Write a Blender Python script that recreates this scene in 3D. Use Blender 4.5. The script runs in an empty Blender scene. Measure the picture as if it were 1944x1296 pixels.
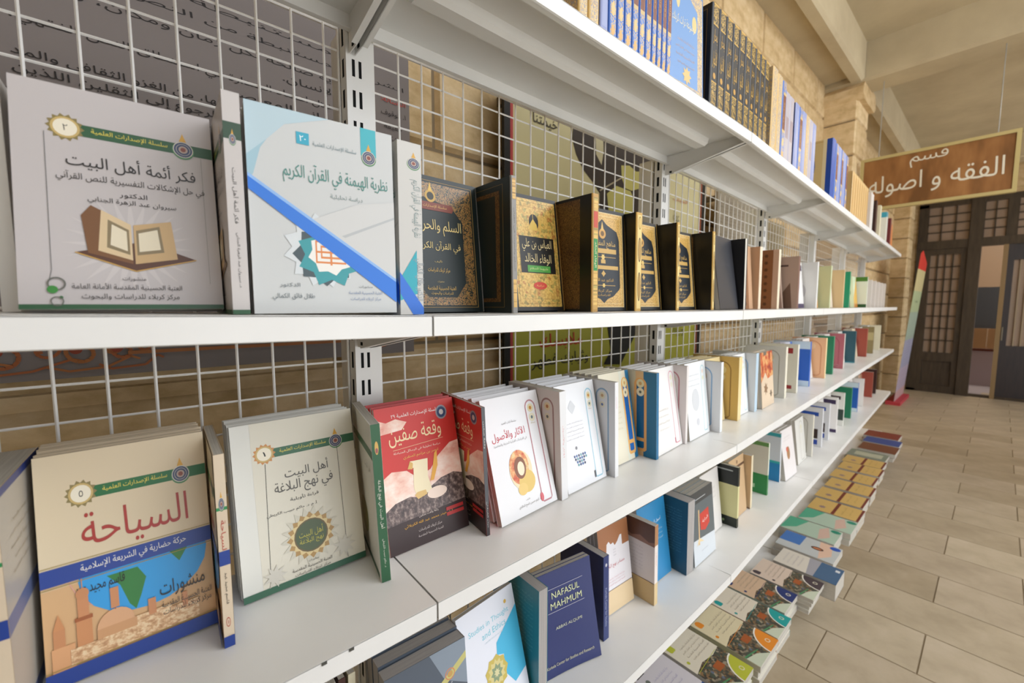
import bpy, math, random, unicodedata
import numpy as np
from mathutils import Matrix, Vector, geometry
random.seed(7)
SC = bpy.context.scene
COL = SC.collection
H0 = 1.42                      # camera height above the floor; shelf heights below are relative to it

# ---------------------------------------------------------------- camera
def make_camera():
    cd = bpy.data.cameras.new('camera'); cd.sensor_width = 36.0; cd.lens = 790/1944*36
    cd.clip_start = 0.01; cd.clip_end = 60
    cd.dof.use_dof = True; cd.dof.focus_distance = 0.78; cd.dof.aperture_fstop = 4.0
    o = bpy.data.objects.new('camera', cd); COL.objects.link(o)
    p, y = math.radians(4.9), math.radians(40.5)
    f = Vector((math.sin(y)*math.cos(p), math.cos(y)*math.cos(p), -math.sin(p)))
    r = Vector((math.cos(y), -math.sin(y), 0)); u = r.cross(f)
    m = Matrix((r, u, -f)).transposed().to_4x4(); m.translation = (0, 0, H0)
    o.matrix_world = m
    SC.camera = o
make_camera()
# ---------------------------------------------------------------- world, lights, exposure
W = bpy.data.worlds.new('daylight'); SC.world = W; W.use_nodes = True
W.node_tree.nodes['Background'].inputs[0].default_value = (0.92, 0.965, 1.03, 1)
W.node_tree.nodes['Background'].inputs[1].default_value = 1.85
def area(name, loc, target, sx, sy, power, col):
    l = bpy.data.lights.new(name, 'AREA'); l.shape = 'RECTANGLE'; l.size = sx; l.size_y = sy
    l.energy = power; l.color = col
    o = bpy.data.objects.new(name, l); COL.objects.link(o); o.location = loc
    o.rotation_euler = (Vector(target)-Vector(loc)).to_track_quat('-Z', 'Y').to_euler()
area('courtyard_daylight', (2.9, -2.2, 3.5), (2.2, 0.6, 0.9), 3.0, 2.0, 46, (0.97, 0.98, 1.0))
sl = bpy.data.lights.new('sun', 'SUN'); sl.energy = 11.0; sl.angle = .01; sl.color = (1.0, .97, .92)
so = bpy.data.objects.new('sun', sl); COL.objects.link(so); so.rotation_euler = Vector((.15, -.52, -.84)).to_track_quat('-Z', 'Y').to_euler()  # sun added to strike only the unseen paving and bounce onto shelf undersides
area('far_room_lamp', (11.2, 0.0, 3.4), (11.2, 0, 0), 0.8, 0.8, 45, (1.0, 0.86, 0.7))  # unseen fill added in the far room to brighten the doors
area('ceiling_lamp', (6.5, -0.8, 3.45), (6.5, -0.8, 0), 0.6, 0.6, 15, (1.0, 0.88, 0.70))  # unseen warm fill added over the far aisle, tuned to its floor tone
vs = SC.view_settings
vs.view_transform = 'Standard'; vs.look = 'None'; vs.gamma = 1.0; vs.use_curve_mapping = False
vs.exposure = 0.05

# ---------------------------------------------------------------- materials
def lin(c): return c/12.92 if c <= .04045 else ((c+.055)/1.055)**2.4
def hexc(h):
    h = h.lstrip('#')
    if len(h) == 3: h = ''.join(a*2 for a in h)
    return tuple(lin(int(h[i:i+2], 16)/255) for i in (0, 2, 4))+(1,)
MC = {}
def newmat(name, rough=.4, spec=.5, metal=0):
    m = bpy.data.materials.new(name); m.use_nodes = True
    b = m.node_tree.nodes['Principled BSDF']
    b.inputs['Roughness'].default_value = rough; b.inputs['Metallic'].default_value = metal
    b.inputs['Specular IOR Level'].default_value = spec
    return m, m.node_tree, b
def ramp(nt, stops, fac, interp='LINEAR'):
    r = nt.nodes.new('ShaderNodeValToRGB'); r.color_ramp.interpolation = interp
    el = r.color_ramp.elements
    while len(el) < len(stops): el.new(1)
    for e, (p, c) in zip(el, stops): e.position = p; e.color = hexc(c)
    nt.links.new(fac, r.inputs[0]); return r.outputs[0]
def coords(nt, sc=(1, 1, 1), rot=(0, 0, 0)):
    t = nt.nodes.new('ShaderNodeTexCoord'); mp = nt.nodes.new('ShaderNodeMapping')
    mp.inputs['Scale'].default_value = sc; mp.inputs['Rotation'].default_value = rot
    nt.links.new(t.outputs['Object'], mp.inputs[0]); return mp.outputs[0]
def noise(nt, vec, scale, detail=3, rough=.5, dist=0):
    n = nt.nodes.new('ShaderNodeTexNoise'); n.inputs['Scale'].default_value = scale
    n.inputs['Detail'].default_value = detail; n.inputs['Roughness'].default_value = rough
    n.inputs['Distortion'].default_value = dist
    nt.links.new(vec, n.inputs['Vector']); return n.outputs['Fac']
def voro(nt, vec, scale, feature='F1', out='Distance'):
    n = nt.nodes.new('ShaderNodeTexVoronoi'); n.feature = feature; n.inputs['Scale'].default_value = scale
    nt.links.new(vec, n.inputs['Vector']); return n.outputs[out]
def bump(nt, b, fac, strength, dist=.001):
    n = nt.nodes.new('ShaderNodeBump'); n.inputs['Strength'].default_value = strength
    n.inputs['Distance'].default_value = dist
    nt.links.new(fac, n.inputs['Height']); nt.links.new(n.outputs[0], b.inputs['Normal'])
def mixc(nt, fac, a, b, mode='MIX'):
    n = nt.nodes.new('ShaderNodeMix'); n.data_type = 'RGBA'; n.blend_type = mode
    if isinstance(fac, float): n.inputs[0].default_value = fac
    else: nt.links.new(fac, n.inputs[0])
    for i, v in ((6, a), (7, b)):
        if isinstance(v, str): n.inputs[i].default_value = hexc(v)
        else: nt.links.new(v, n.inputs[i])
    return n.outputs[2]
def M(key):
    if key in MC: return MC[key]
    if key[0] == '#':
        m, nt, b = newmat('print_'+key[1:], .38)
        b.inputs['Base Color'].default_value = hexc(key)
    elif key[0] == '~':            # matt print on a banner
        m, nt, b = newmat('banner_'+key[2:], .6, .3)
        b.inputs['Base Color'].default_value = hexc(key[1:])
    elif key == 'PAPER':
        m, nt, b = newmat('page_edges', .8, .2)
        n = noise(nt, coords(nt, (3, 900, 3)), 3, 2)
        nt.links.new(ramp(nt, [(.3, '#a8a298'), (.7, '#cfcabe')], n), b.inputs['Base Color'])
    elif key == 'GREYPAPER':
        m, nt, b = newmat('grey_page_edges', .8, .2)
        n = noise(nt, coords(nt, (3, 900, 3)), 3, 2)
        nt.links.new(ramp(nt, [(.3, '#96918e'), (.7, '#bab5b0')], n), b.inputs['Base Color'])
    elif key == 'GOLDORN':
        m, nt, b = newmat('gold_ornament', .35, .6)
        v = voro(nt, coords(nt, (1, 0, 1)), 230)
        c1 = ramp(nt, [(0, '#6c5320'), (.22, '#e2bd62'), (.5, '#d8b058'), (.62, '#b88a3c')], v)
        v2 = voro(nt, coords(nt, (1, 0, 1)), 150, 'F1', 'Color')
        c2 = ramp(nt, [(0, '#a03a22'), (.18, '#2e7038'), (.32, '#d8b35c'), (.9, '#e6c674')], v2, 'CONSTANT')
        nt.links.new(mixc(nt, .38, c1, c2), b.inputs['Base Color'])
    elif key == 'GOLDFINE':
        m, nt, b = newmat('gold_fine_pattern', .35, .6)
        v = voro(nt, coords(nt, (1, 0, 1)), 420)
        nt.links.new(ramp(nt, [(0, '#5a431c'), (.25, '#a47c38'), (.55, '#d6ac5c')], v), b.inputs['Base Color'])
    elif key == 'DKORN':
        m, nt, b = newmat('dark_ornament', .3, .6)
        n = noise(nt, coords(nt, (1, 0, 1)), 160, 1, .5, 2.5)
        nt.links.new(ramp(nt, [(0, '#1d2522'), (.44, '#222a26'), (.5, '#a88a4a'), (.55, '#7a2f22'), (.62, '#c39c55'), (.68, '#1d2a26')], n), b.inputs['Base Color'])
    elif key == 'BROWNORN':
        m, nt, b = newmat('brown_ornament', .35, .5)
        n = noise(nt, coords(nt, (1, 1, 1)), 190, 1, .5, 2.5)
        nt.links.new(ramp(nt, [(0, '#2a1a0e'), (.45, '#4a2f19'), (.55, '#8a6432'), (.65, '#40260f')], n), b.inputs['Base Color'])
    elif key == 'CALLI':
        m, nt, b = newmat('gold_calligraphy_spines', .3, .6)
        n = noise(nt, coords(nt, (0, 1, 1)), 75, 1.5, .55, 3.0)
        nt.links.new(ramp(nt, [(0, '#16140f'), (.47, '#1a1712'), (.49, '#c99b3f'), (.56, '#e2bf66'), (.58, '#17140f')], n), b.inputs['Base Color'])
    elif key == 'BLUEORN':
        m, nt, b = newmat('blue_gold_ornament', .35, .6)
        n = noise(nt, coords(nt, (1, 1, 1)), 90, 1.5, .55, 1.5)
        nt.links.new(ramp(nt, [(0, '#2c5fae'), (.46, '#3c74c6'), (.5, '#d6b877'), (.57, '#c79a52'), (.62, '#6d8fc4')], n), b.inputs['Base Color'])
    elif key == 'CREAMORN':
        m, nt, b = newmat('cream_gold_ornament', .4, .5)
        n = noise(nt, coords(nt, (1, 1, 1)), 110, 1.5, .55, 1.5)
        nt.links.new(ramp(nt, [(0, '#c7a86a'), (.42, '#d8bd84'), (.5, '#8b8fa6'), (.57, '#c9a25c'), (.64, '#dcc695')], n), b.inputs['Base Color'])
    elif key == 'CLOUD':
        m, nt, b = newmat('red_sky_clouds', .3, .6)
        n = noise(nt, coords(nt, (1, 0, 1.4)), 22, 5, .6)
        nt.links.new(ramp(nt, [(.3, '#d98a78'), (.45, '#eec3b0'), (.6, '#f6e2d4'), (.75, '#d8604c')], n), b.inputs['Base Color'])
    elif key == 'CROWD':
        m, nt, b = newmat('battle_crowd', .3, .6)
        n = noise(nt, coords(nt, (1, 0, .8)), 120, 4, .7)
        nt.links.new(ramp(nt, [(.35, '#2e2120'), (.5, '#5d4a46'), (.6, '#8d7a72'), (.72, '#b9a79b')], n), b.inputs['Base Color'])
    elif key == 'CITY':
        m, nt, b = newmat('shrine_photograph', .35, .5)
        v = voro(nt, coords(nt, (1, 0, 1)), 130, 'F1', 'Color')
        c1 = ramp(nt, [(0, '#34322a'), (.3, '#5c5646'), (.45, '#9a7448'), (.6, '#43584a'), (.75, '#b8aa8e'), (.9, '#6c7c94')], v, 'CONSTANT')
        n = noise(nt, coords(nt, (1, 0, 1)), 45, 3)
        nt.links.new(mixc(nt, n, c1, '#4c4840'), b.inputs['Base Color'])
    elif key == 'FIRE':
        m, nt, b = newmat('fire_picture', .35, .5)
        n = noise(nt, coords(nt, (1, 0, 1)), 28, 3, .6)
        nt.links.new(ramp(nt, [(.35, '#8f2d22'), (.48, '#c65a30'), (.58, '#e2b070'), (.7, '#b9583c')], n), b.inputs['Base Color'])
    elif key == 'MEDAL':
        m, nt, b = newmat('medallion_watercolour', .4, .4)
        n = noise(nt, coords(nt, (1, 0, 1)), 60, 3, .6)
        nt.links.new(ramp(nt, [(.35, '#c9604a'), (.5, '#e2a070'), (.62, '#ecd29a'), (.75, '#b86a4a')], n), b.inputs['Base Color'])
    elif key == 'SKETCH':
        m, nt, b = newmat('mosque_line_drawing', .35, .5)
        n = noise(nt, coords(nt, (1, 0, 1.5)), 140, 3, .7)
        nt.links.new(ramp(nt, [(.38, '#b98a60'), (.5, '#d9b084'), (.58, '#e8cda4')], n), b.inputs['Base Color'])
    elif key == 'SHELF':
        m, nt, b = newmat('white_enamelled_steel', .33, .5)
        n = noise(nt, coords(nt), 6, 4)
        nt.links.new(ramp(nt, [(.3, '#e3e2de'), (.7, '#eae9e5')], n), b.inputs['Base Color'])
        bump(nt, b, noise(nt, coords(nt), 900, 1), .08, .0002)
    elif key == 'DARK':
        m, nt, b = newmat('dark_slot', .8, .1); b.inputs['Base Color'].default_value = hexc('#1b1c1c')
    elif key == 'WIRE':
        m, nt, b = newmat('white_coated_wire', .4, .5); b.inputs['Base Color'].default_value = hexc('#f0eeea')
    elif key == 'STONE':
        m, nt, b = newmat('tan_limestone', .85, .2)
        n = noise(nt, coords(nt, (1, 1, 1.6)), 9, 6, .62)
        c = ramp(nt, [(.3, '#c4ac84'), (.5, '#dcc6a0'), (.7, '#ead8b8')], n)
        oi = nt.nodes.new('ShaderNodeObjectInfo')
        c3 = ramp(nt, [(0, '#e2d6c0'), (1, '#fffaf0')], oi.outputs['Random'])
        nt.links.new(mixc(nt, .8, c, c3, 'MULTIPLY'), b.inputs['Base Color'])
        bump(nt, b, noise(nt, coords(nt), 60, 5, .7), .35, .004)
    elif key == 'PLASTER':
        m, nt, b = newmat('cream_plaster', .9, .15)
        n = noise(nt, coords(nt), 2.5, 5, .6)
        nt.links.new(ramp(nt, [(.3, '#b3a488'), (.7, '#c4b698')], n), b.inputs['Base Color'])
        bump(nt, b, noise(nt, coords(nt), 40, 4), .12, .003)
    elif key == 'TILE':
        m, nt, b = newmat('cream_marble_tile', .42, .4)
        n = noise(nt, coords(nt, (1, 1, 1)), 6, 6, .6, .3)
        c = ramp(nt, [(.3, '#a79c8a'), (.5, '#b5aa98'), (.7, '#c0b5a5')], n)
        oi = nt.nodes.new('ShaderNodeObjectInfo')
        c3 = ramp(nt, [(0, '#d9cdb8'), (.5, '#fbf3e4'), (1, '#ece2d4')], oi.outputs['Random'])
        nt.links.new(mixc(nt, .8, c, c3, 'MULTIPLY'), b.inputs['Base Color'])
    elif key == 'GROUT':
        m, nt, b = newmat('brown_grout', .9, .1); b.inputs['Base Color'].default_value = hexc('#8a7b64')
    elif key == 'DOORWOOD':
        m, nt, b = newmat('dark_brown_door_paint', .5, .4)
        n = noise(nt, coords(nt, (8, 8, 1)), 4, 4)
        nt.links.new(ramp(nt, [(.3, '#3a3024'), (.7, '#4a3e30')], n), b.inputs['Base Color'])
    elif key == 'DOORDARK':
        m, nt, b = newmat('near_black_door_paint', .45, .4)
        n = noise(nt, coords(nt, (8, 8, 1)), 4, 4)
        nt.links.new(ramp(nt, [(.3, '#1c1311'), (.7, '#2a1d19')], n), b.inputs['Base Color'])
    elif key == 'GLASS':
        m, nt, b = newmat('door_glass', .12, .6)
        b.inputs['Base Color'].default_value = hexc('#b09c8a'); b.inputs['Transmission Weight'].default_value = .35
        b.inputs['IOR'].default_value = 1.1
    elif key == 'SIGN':
        m, nt, b = newmat('brown_sign_face', .5, .4)
        n = noise(nt, coords(nt, (1, 3, 1)), 2.2, 3)
        nt.links.new(ramp(nt, [(.35, '#6c4620'), (.5, '#8a5c30'), (.65, '#a07040')], n), b.inputs['Base Color'])
    MC[key] = m
    return m

# ---------------------------------------------------------------- mesh helpers
class MB:
    """collects faces with material keys and builds ONE mesh object"""
    def __init__(s): s.v = []; s.f = []; s.m = []; s.keys = []
    def k(s, key):
        if key not in s.keys: s.keys.append(key)
        return s.keys.index(key)
    def add(s, vs, fs, key):
        o = len(s.v); s.v += [tuple(v) for v in vs]; i = s.k(key)
        for f in fs: s.f.append([a+o for a in f]); s.m.append(i)
        return s
    def box(s, a, b, key):
        (x0, y0, z0), (x1, y1, z1) = a, b
        vs = [(x0, y0, z0), (x1, y0, z0), (x1, y1, z0), (x0, y1, z0), (x0, y0, z1), (x1, y0, z1), (x1, y1, z1), (x0, y1, z1)]
        return s.add(vs, [(0, 3, 2, 1), (4, 5, 6, 7), (0, 1, 5, 4), (1, 2, 6, 5), (2, 3, 7, 6), (3, 0, 4, 7)], key)
    def prism(s, pts, axis, a0, a1, key):
        """pts 2-D outline extruded along axis"""
        n = len(pts)
        def P(p, t):
            return {'x': (t, p[0], p[1]), 'y': (p[0], t, p[1]), 'z': (p[0], p[1], t)}[axis]
        vs = [P(p, a0) for p in pts]+[P(p, a1) for p in pts]
        fs = [tuple(range(n))[::-1], tuple(range(n, 2*n))]+[(i, (i+1) % n, n+(i+1) % n, n+i) for i in range(n)]
        return s.add(vs, fs, key)
    def rod(s, p, q, r, key, n=6):
        p, q = Vector(p), Vector(q); d = (q-p).normalized()
        a = d.orthogonal().normalized(); b = d.cross(a)
        vs = []
        for c in (p, q):
            for i in range(n):
                t = 2*math.pi*i/n; vs.append(c+(a*math.cos(t)+b*math.sin(t))*r)
        return s.add(vs, [(i, (i+1) % n, n+(i+1) % n, n+i) for i in range(n)]+[tuple(range(n))[::-1], tuple(range(n, 2*n))], key)
    def mesh(s, name):
        me = bpy.data.meshes.new(name); me.from_pydata(s.v, [], s.f)
        for k in s.keys: me.materials.append(M(k))
        me.polygons.foreach_set('material_index', s.m); me.update()
        return me
    def obj(s, name, parent=None, bevel=0):
        o = link(name, s.mesh(name), parent)
        if bevel:
            b = o.modifiers.new('bevel', 'BEVEL'); b.width = bevel; b.segments = 2; b.limit_method = 'ANGLE'
        return o
def link(name, data, parent=None, mat=None):
    o = bpy.data.objects.new(name, data); COL.objects.link(o)
    if parent: o.parent = parent
    if mat is not None: o.matrix_basis = mat
    return o
LABELS = {}
def tag(o, label, cat, group=None):
    if label in LABELS: LABELS[label].append(o.name)
    else: LABELS[label] = [o.name]
    o['label'] = label; o['category'] = cat
    if group: o['group'] = group
    return o
def struct(o): o['kind'] = 'structure'; return o
def thing(name, label, cat, mat=None, group=None):
    o = link(name, None, None, mat); o.empty_display_size = .05
    return tag(o, label, cat, group)

# ---------------------------------------------------------------- Arabic lettering as geometry
FORMS = {}
for cp in range(0xFE80, 0xFEFD):
    d = unicodedata.decomposition(chr(cp)).split()
    if len(d) >= 2: FORMS.setdefault(''.join(chr(int(x, 16)) for x in d[1:]), {})[d[0]] = chr(cp)
def shape(s):
    if not any('\u0600' <= c <= '\u06ff' for c in s): return s
    t = []; i = 0
    while i < len(s):
        if s[i:i+2] in FORMS and s[i] == 'ل': t.append(s[i:i+2]); i += 2
        else: t.append(s[i]); i += 1
    out = []
    def joins_next(c): return c in FORMS and '<initial>' in FORMS[c]
    def joins_prev(c): return c in FORMS and '<final>' in FORMS[c]
    for i, c in enumerate(t):
        if c not in FORMS: out.append(c); continue
        p = i > 0 and joins_next(t[i-1]) and joins_prev(c)
        n = i+1 < len(t) and joins_next(c) and joins_prev(t[i+1])
        out.append(FORMS[c].get('<medial>' if p and n else '<final>' if p else '<initial>' if n else '<isolated>', c))
    out.reverse(); i = 0                       # numbers keep their own left-to-right order
    while i < len(out):
        j = i
        while j < len(out) and '\u0660' <= out[j] <= '\u0669': j += 1
        out[i:j] = out[i:j][::-1]; i = j+1
    return ''.join(out)
TC = {}
def fill_outline(vs, es):
    """triangles inside glyph outlines by the non-zero winding rule, so overlapping strokes stay solid"""
    if not vs: return [], []
    es = [(min(e), max(e)) if abs(e[0]-e[1]) == 1 else (max(e), min(e)) for e in es]     # outline points are stored in drawing order
    v2, e2, f2 = geometry.delaunay_2d_cdt([Vector(v) for v in vs], es, [], 0, 1e-5)[:3]
    P = np.array([v[:] for v in v2]); T = np.array(f2); Vv = np.array(vs); E = np.array(es)
    if not len(T): return [], []
    C = P[T].mean(1); a = Vv[E[:, 0]]; b = Vv[E[:, 1]]
    cy = C[:, 1:2]; side = (b[:, 0]-a[:, 0])*(cy-a[:, 1])-(C[:, 0:1]-a[:, 0])*(b[:, 1]-a[:, 1])
    w = ((a[:, 1] <= cy) & (b[:, 1] > cy) & (side > 0)).sum(1)-((a[:, 1] > cy) & (b[:, 1] <= cy) & (side < 0)).sum(1)
    return [tuple(p) for p in P], [tuple(int(i) for i in t) for t in T[w != 0]]
def text_geo(s, bold=.0):
    key = (s, bold)
    if key in TC: return TC[key]
    cu = bpy.data.curves.new('lettering', 'FONT'); cu.body = shape(s); cu.resolution_u = 3; cu.offset = bold*1.1; cu.fill_mode = 'NONE'
    o = bpy.data.objects.new('lettering', cu); COL.objects.link(o)
    me = bpy.data.meshes.new_from_object(o)
    vs, fs = fill_outline([(v.co.x, v.co.y) for v in me.vertices], [tuple(e.vertices) for e in me.edges])
    bpy.data.objects.remove(o); bpy.data.curves.remove(cu); bpy.data.meshes.remove(me)
    if vs:
        x0 = min(v[0] for v in vs); x1 = max(v[0] for v in vs); y0 = min(v[1] for v in vs); y1 = max(v[1] for v in vs)
        vs = [((v[0]-x0)/max(x1-x0, 1e-6)-.5, (v[1]-y0)/max(y1-y0, 1e-6)-.5) for v in vs]
    TC[key] = (vs, fs); return TC[key]

def flat_print(ops, sx, sz, plane='y', step=.00004, base=.0002):
    """printed artwork: ops in millimetres on a plane facing -y; each op lies a hair above the one before"""
    mb = MB(); lay = [0]
    def put(pts, fs, key):
        y = -(base+step*lay[0]); mb.add([(p[0]*sx, y, p[1]*sz) for p in pts], fs, key)
    def poly(pts, key): put(pts, [tuple(range(len(pts)))], key); lay[0] += 1
    def disc(cx, cy, r, key, ry=None, n=20):
        ry = ry or r; poly([(cx+r*math.cos(2*math.pi*i/n), cy+ry*math.sin(2*math.pi*i/n)) for i in range(n)], key)
    def ringp(cx, cy, ro, ri, key, n=24, ky=1):
        a = [(cx+ro*math.cos(2*math.pi*i/n), cy+ky*ro*math.sin(2*math.pi*i/n)) for i in range(n)]
        b = [(cx+ri*math.cos(2*math.pi*i/n), cy+ky*ri*math.sin(2*math.pi*i/n)) for i in range(n)]
        put(a+b, [(i, (i+1) % n, n+(i+1) % n, n+i) for i in range(n)], key); lay[0] += 1
    def star(cx, cy, ro, ri, n, key, rot=0, ky=1):
        pts = [(cx+(ro if i % 2 == 0 else ri)*math.cos(math.pi*i/n+rot), cy+ky*(ro if i % 2 == 0 else ri)*math.sin(math.pi*i/n+rot)) for i in range(2*n)]
        c = len(pts); put(pts+[(cx, cy)], [(i, (i+1) % c, c) for i in range(c)], key); lay[0] += 1
    def outline(pts, w, key):
        n = len(pts); fs = []; vv = []
        cx = sum(p[0] for p in pts)/n; cy = sum(p[1] for p in pts)/n
        for i, p in enumerate(pts):
            a, b = Vector(pts[i-1]), Vector(pts[(i+1) % n]); d = (b-a).normalized(); nn = Vector((-d.y, d.x))
            if nn.dot(Vector((cx, cy))-Vector(p)) < 0: nn = -nn
            vv += [p, (p[0]+nn.x*w, p[1]+nn.y*w)]
        put(vv, [(2*i, 2*((i+1) % n), 2*((i+1) % n)+1, 2*i+1) for i in range(n)], key); lay[0] += 1
    def line(pts, w, key):
        for a, b in zip(pts, pts[1:]):
            a, b = Vector(a), Vector(b); d = (b-a).normalized()*w/2; n = Vector((-d.y, d.x))
            put([a-n, b-n, b+n, a+n], [(0, 1, 2, 3)], key)
        lay[0] += 1
    def text(s, cx, cy, w, h, key, rot=0, bold=.012):
        vs, fs = text_geo(s, bold); c, q = math.cos(rot), math.sin(rot)
        pts = [(cx+x*w*c-y*h*q, cy+x*w*q+y*h*c) for x, y in vs]; put(pts, fs, key); lay[0] += 1
    def arch(cx, y0, y1, hw, n=10):
        return [(cx-hw, y0+hw*.3)]+[(cx-hw, y1-hw)]+[(cx+hw*math.cos(math.pi-math.pi*i/n), y1-hw+hw*math.sin(math.pi*i/n)) for i in range(1, n)]+[(cx+hw, y1-hw), (cx+hw, y0+hw*.3), (cx+hw*.7, y0), (cx-hw*.7, y0)]
    for op in ops:
        k = op[0]
        if k == 'r': poly([(op[1], op[2]), (op[3], op[2]), (op[3], op[4]), (op[1], op[4])], op[5])
        elif k == 'p': poly(op[1], op[2])
        elif k == 'c': disc(op[1], op[2], op[3], op[4], op[5] if len(op) > 5 else None)
        elif k == 'ring': ringp(op[1], op[2], op[3], op[4], op[5])
        elif k == 'star': star(*op[1:])
        elif k == 'o': outline(op[1], op[2], op[3])
        elif k == 'f':     # rectangular frame
            outline([(op[1], op[2]), (op[3], op[2]), (op[3], op[4]), (op[1], op[4])], op[5], op[6])
        elif k == 'l': line(op[1], op[2], op[3])
        elif k == 't': text(*op[1:])
        elif k == 'cap': outline(arch(op[1], op[2], op[3], op[4]), op[5], op[6])
        elif k == 'capf': poly(arch(op[1], op[2], op[3], op[4]), op[5])
        elif k == 'e':     # round emblem with a flame finial
            x, y, r = op[1:4]; g = op[4] if len(op) > 4 else '#35456a'
            disc(x, y-r*.12, r*1.2, '#4c8458'); disc(x, y, r*1.1, '#d8d2c2'); disc(x, y, r, g); ringp(x, y, r*.8, r*.7, '#a8a4a0'); disc(x, y, r*.5, '#b8a496'); disc(x, y, r*.3, '#8a4a3c')
            poly([(x-r*.4, y+r*1.1), (x+r*.4, y+r*1.1), (x+r*.2, y+r*1.6), (x, y+r*2.2), (x-r*.2, y+r*1.6)], '#d9a53c')
        elif k == 'sun':   # toothed gold number rosette
            x, y, r = op[1:4]; star(x, y, r, r*.8, 14, op[5]); disc(x, y, r*.76, '#c9ad6c'); disc(x, y, r*.62, '#efe6cf'); text(op[4], x, y, r*.25, r*.45, '#222018')
        elif k == 'lines':  # block of small text lines x0,x1,ytop,n,pitch,h,key
            _, x0, x1, yt, n, pitch, h, key = op
            for i in range(n):
                a = x0+(x1-x0)*(.0 if i % 3 else .08); s = WORDS[(i*3) % len(WORDS)]
                text(s, (a+x1)/2, yt-i*pitch, x1-a, h, key, 0, .0)
    return mb
WORDS = ['مركز كربلاء للدراسات والبحوث', 'العتبة الحسينية المقدسة', 'سلسلة الإصدارات العلمية', 'دراسة تحليلية في القرآن الكريم', 'تأليف وتحقيق قسم الشؤون الفكرية']

# ---------------------------------------------------------------- cover designs, in mm on a 170 x 240 cover
def series(title, num, band='#2e5a3a', bg=None, sun='#8a7a4a'):
    ops = []
    if bg: ops.append(('r', 0, 0, 170, 240, bg))
    ops += [('p', [(40, 187), (170, 187), (170, 200), (40, 200)], band), ('sun', 40, 194, 15, num, sun),
            ('t', 'سلسلة الإصدارات العلمية', 93, 194, 66, 7, '#e9d65a'), ('e', 141, 193, 9)]
    return ops
DES = {}
DES['fikr'] = dict(c='#c4bdbb', s='#c8c2be', f=[('star', 88, 70, 56, 25, 24, '#cdc6c3')]+series('', '٢')+[
    ('r', 0, 0, 170, 5, '#2e5a3a'), ('l', [(24, 186), (24, 40), (22, 30)], .5, '#5a5a58'), ('l', [(158, 186), (158, 30)], .5, '#9a9890'),
    ('t', 'فكر أئمة أهل البيت', 95, 160, 112, 20, '#24211f'), ('t', 'في حل الإشكالات التفسيرية للنص القرآني', 95, 141, 128, 12, '#3a3633'),
    ('t', 'الدكتور', 92, 127, 24, 7, '#2a2624'), ('t', 'سيروان عبد الزهرة الجنابي', 92, 118, 76, 8, '#2a2624'),
    ('p', [(42, 60), (90, 42), (146, 58), (98, 76)], '#5a3826'), ('l', [(42, 60), (90, 42), (146, 58)], 1.2, '#c69a4a'),
    ('p', [(52, 60), (88, 50), (88, 94), (56, 112), (48, 100)], '#7a5230'), ('p', [(90, 50), (128, 58), (124, 102), (90, 94)], '#c9a878'),
    ('p', [(60, 63), (88, 54), (88, 94), (64, 108)], '#dcc39a'), ('p', [(67, 67), (86, 60), (86, 88), (69, 98)], '#8b7a5a'), ('p', [(70, 70), (84, 64), (84, 86), (72, 93)], '#e8dcc0'),
    ('p', [(92, 60), (116, 65), (113, 95), (92, 88)], '#8b7a5a'), ('p', [(94, 64), (113, 68), (111, 91), (94, 85)], '#e8dcc0'),
    ('t', 'منشورات', 88, 33, 20, 5, '#2a2624'), ('t', 'العتبة الحسينية المقدسة الأمانة العامة', 84, 24, 92, 8, '#3c3836'), ('t', 'مركز كربلاء للدراسات والبحوث', 86, 13, 82, 7, '#3c3836'),
    ('ring', 27, 26, 7, 5.5, '#6a6a62'), ('c', 24, 20, 4, '#3d8a3c'), ('c', 30, 12, 1.5, '#2e6a34'), ('ring', 27, 8, 5, 4, '#6a6a62')],
    sp=[('r', 0, 190, 30, 208, '#2e4a34'), ('e', 15, 190, 5), ('t', 'فكر أئمة أهل البيت', 15, 130, 60, 10, '#3a3633', -math.pi/2), ('t', 'د. سيروان عبد الزهرة الجنابي', 15, 60, 60, 7, '#3a3633', -math.pi/2), ('r', 0, 0, 30, 5, '#2e5a3a')])
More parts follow.
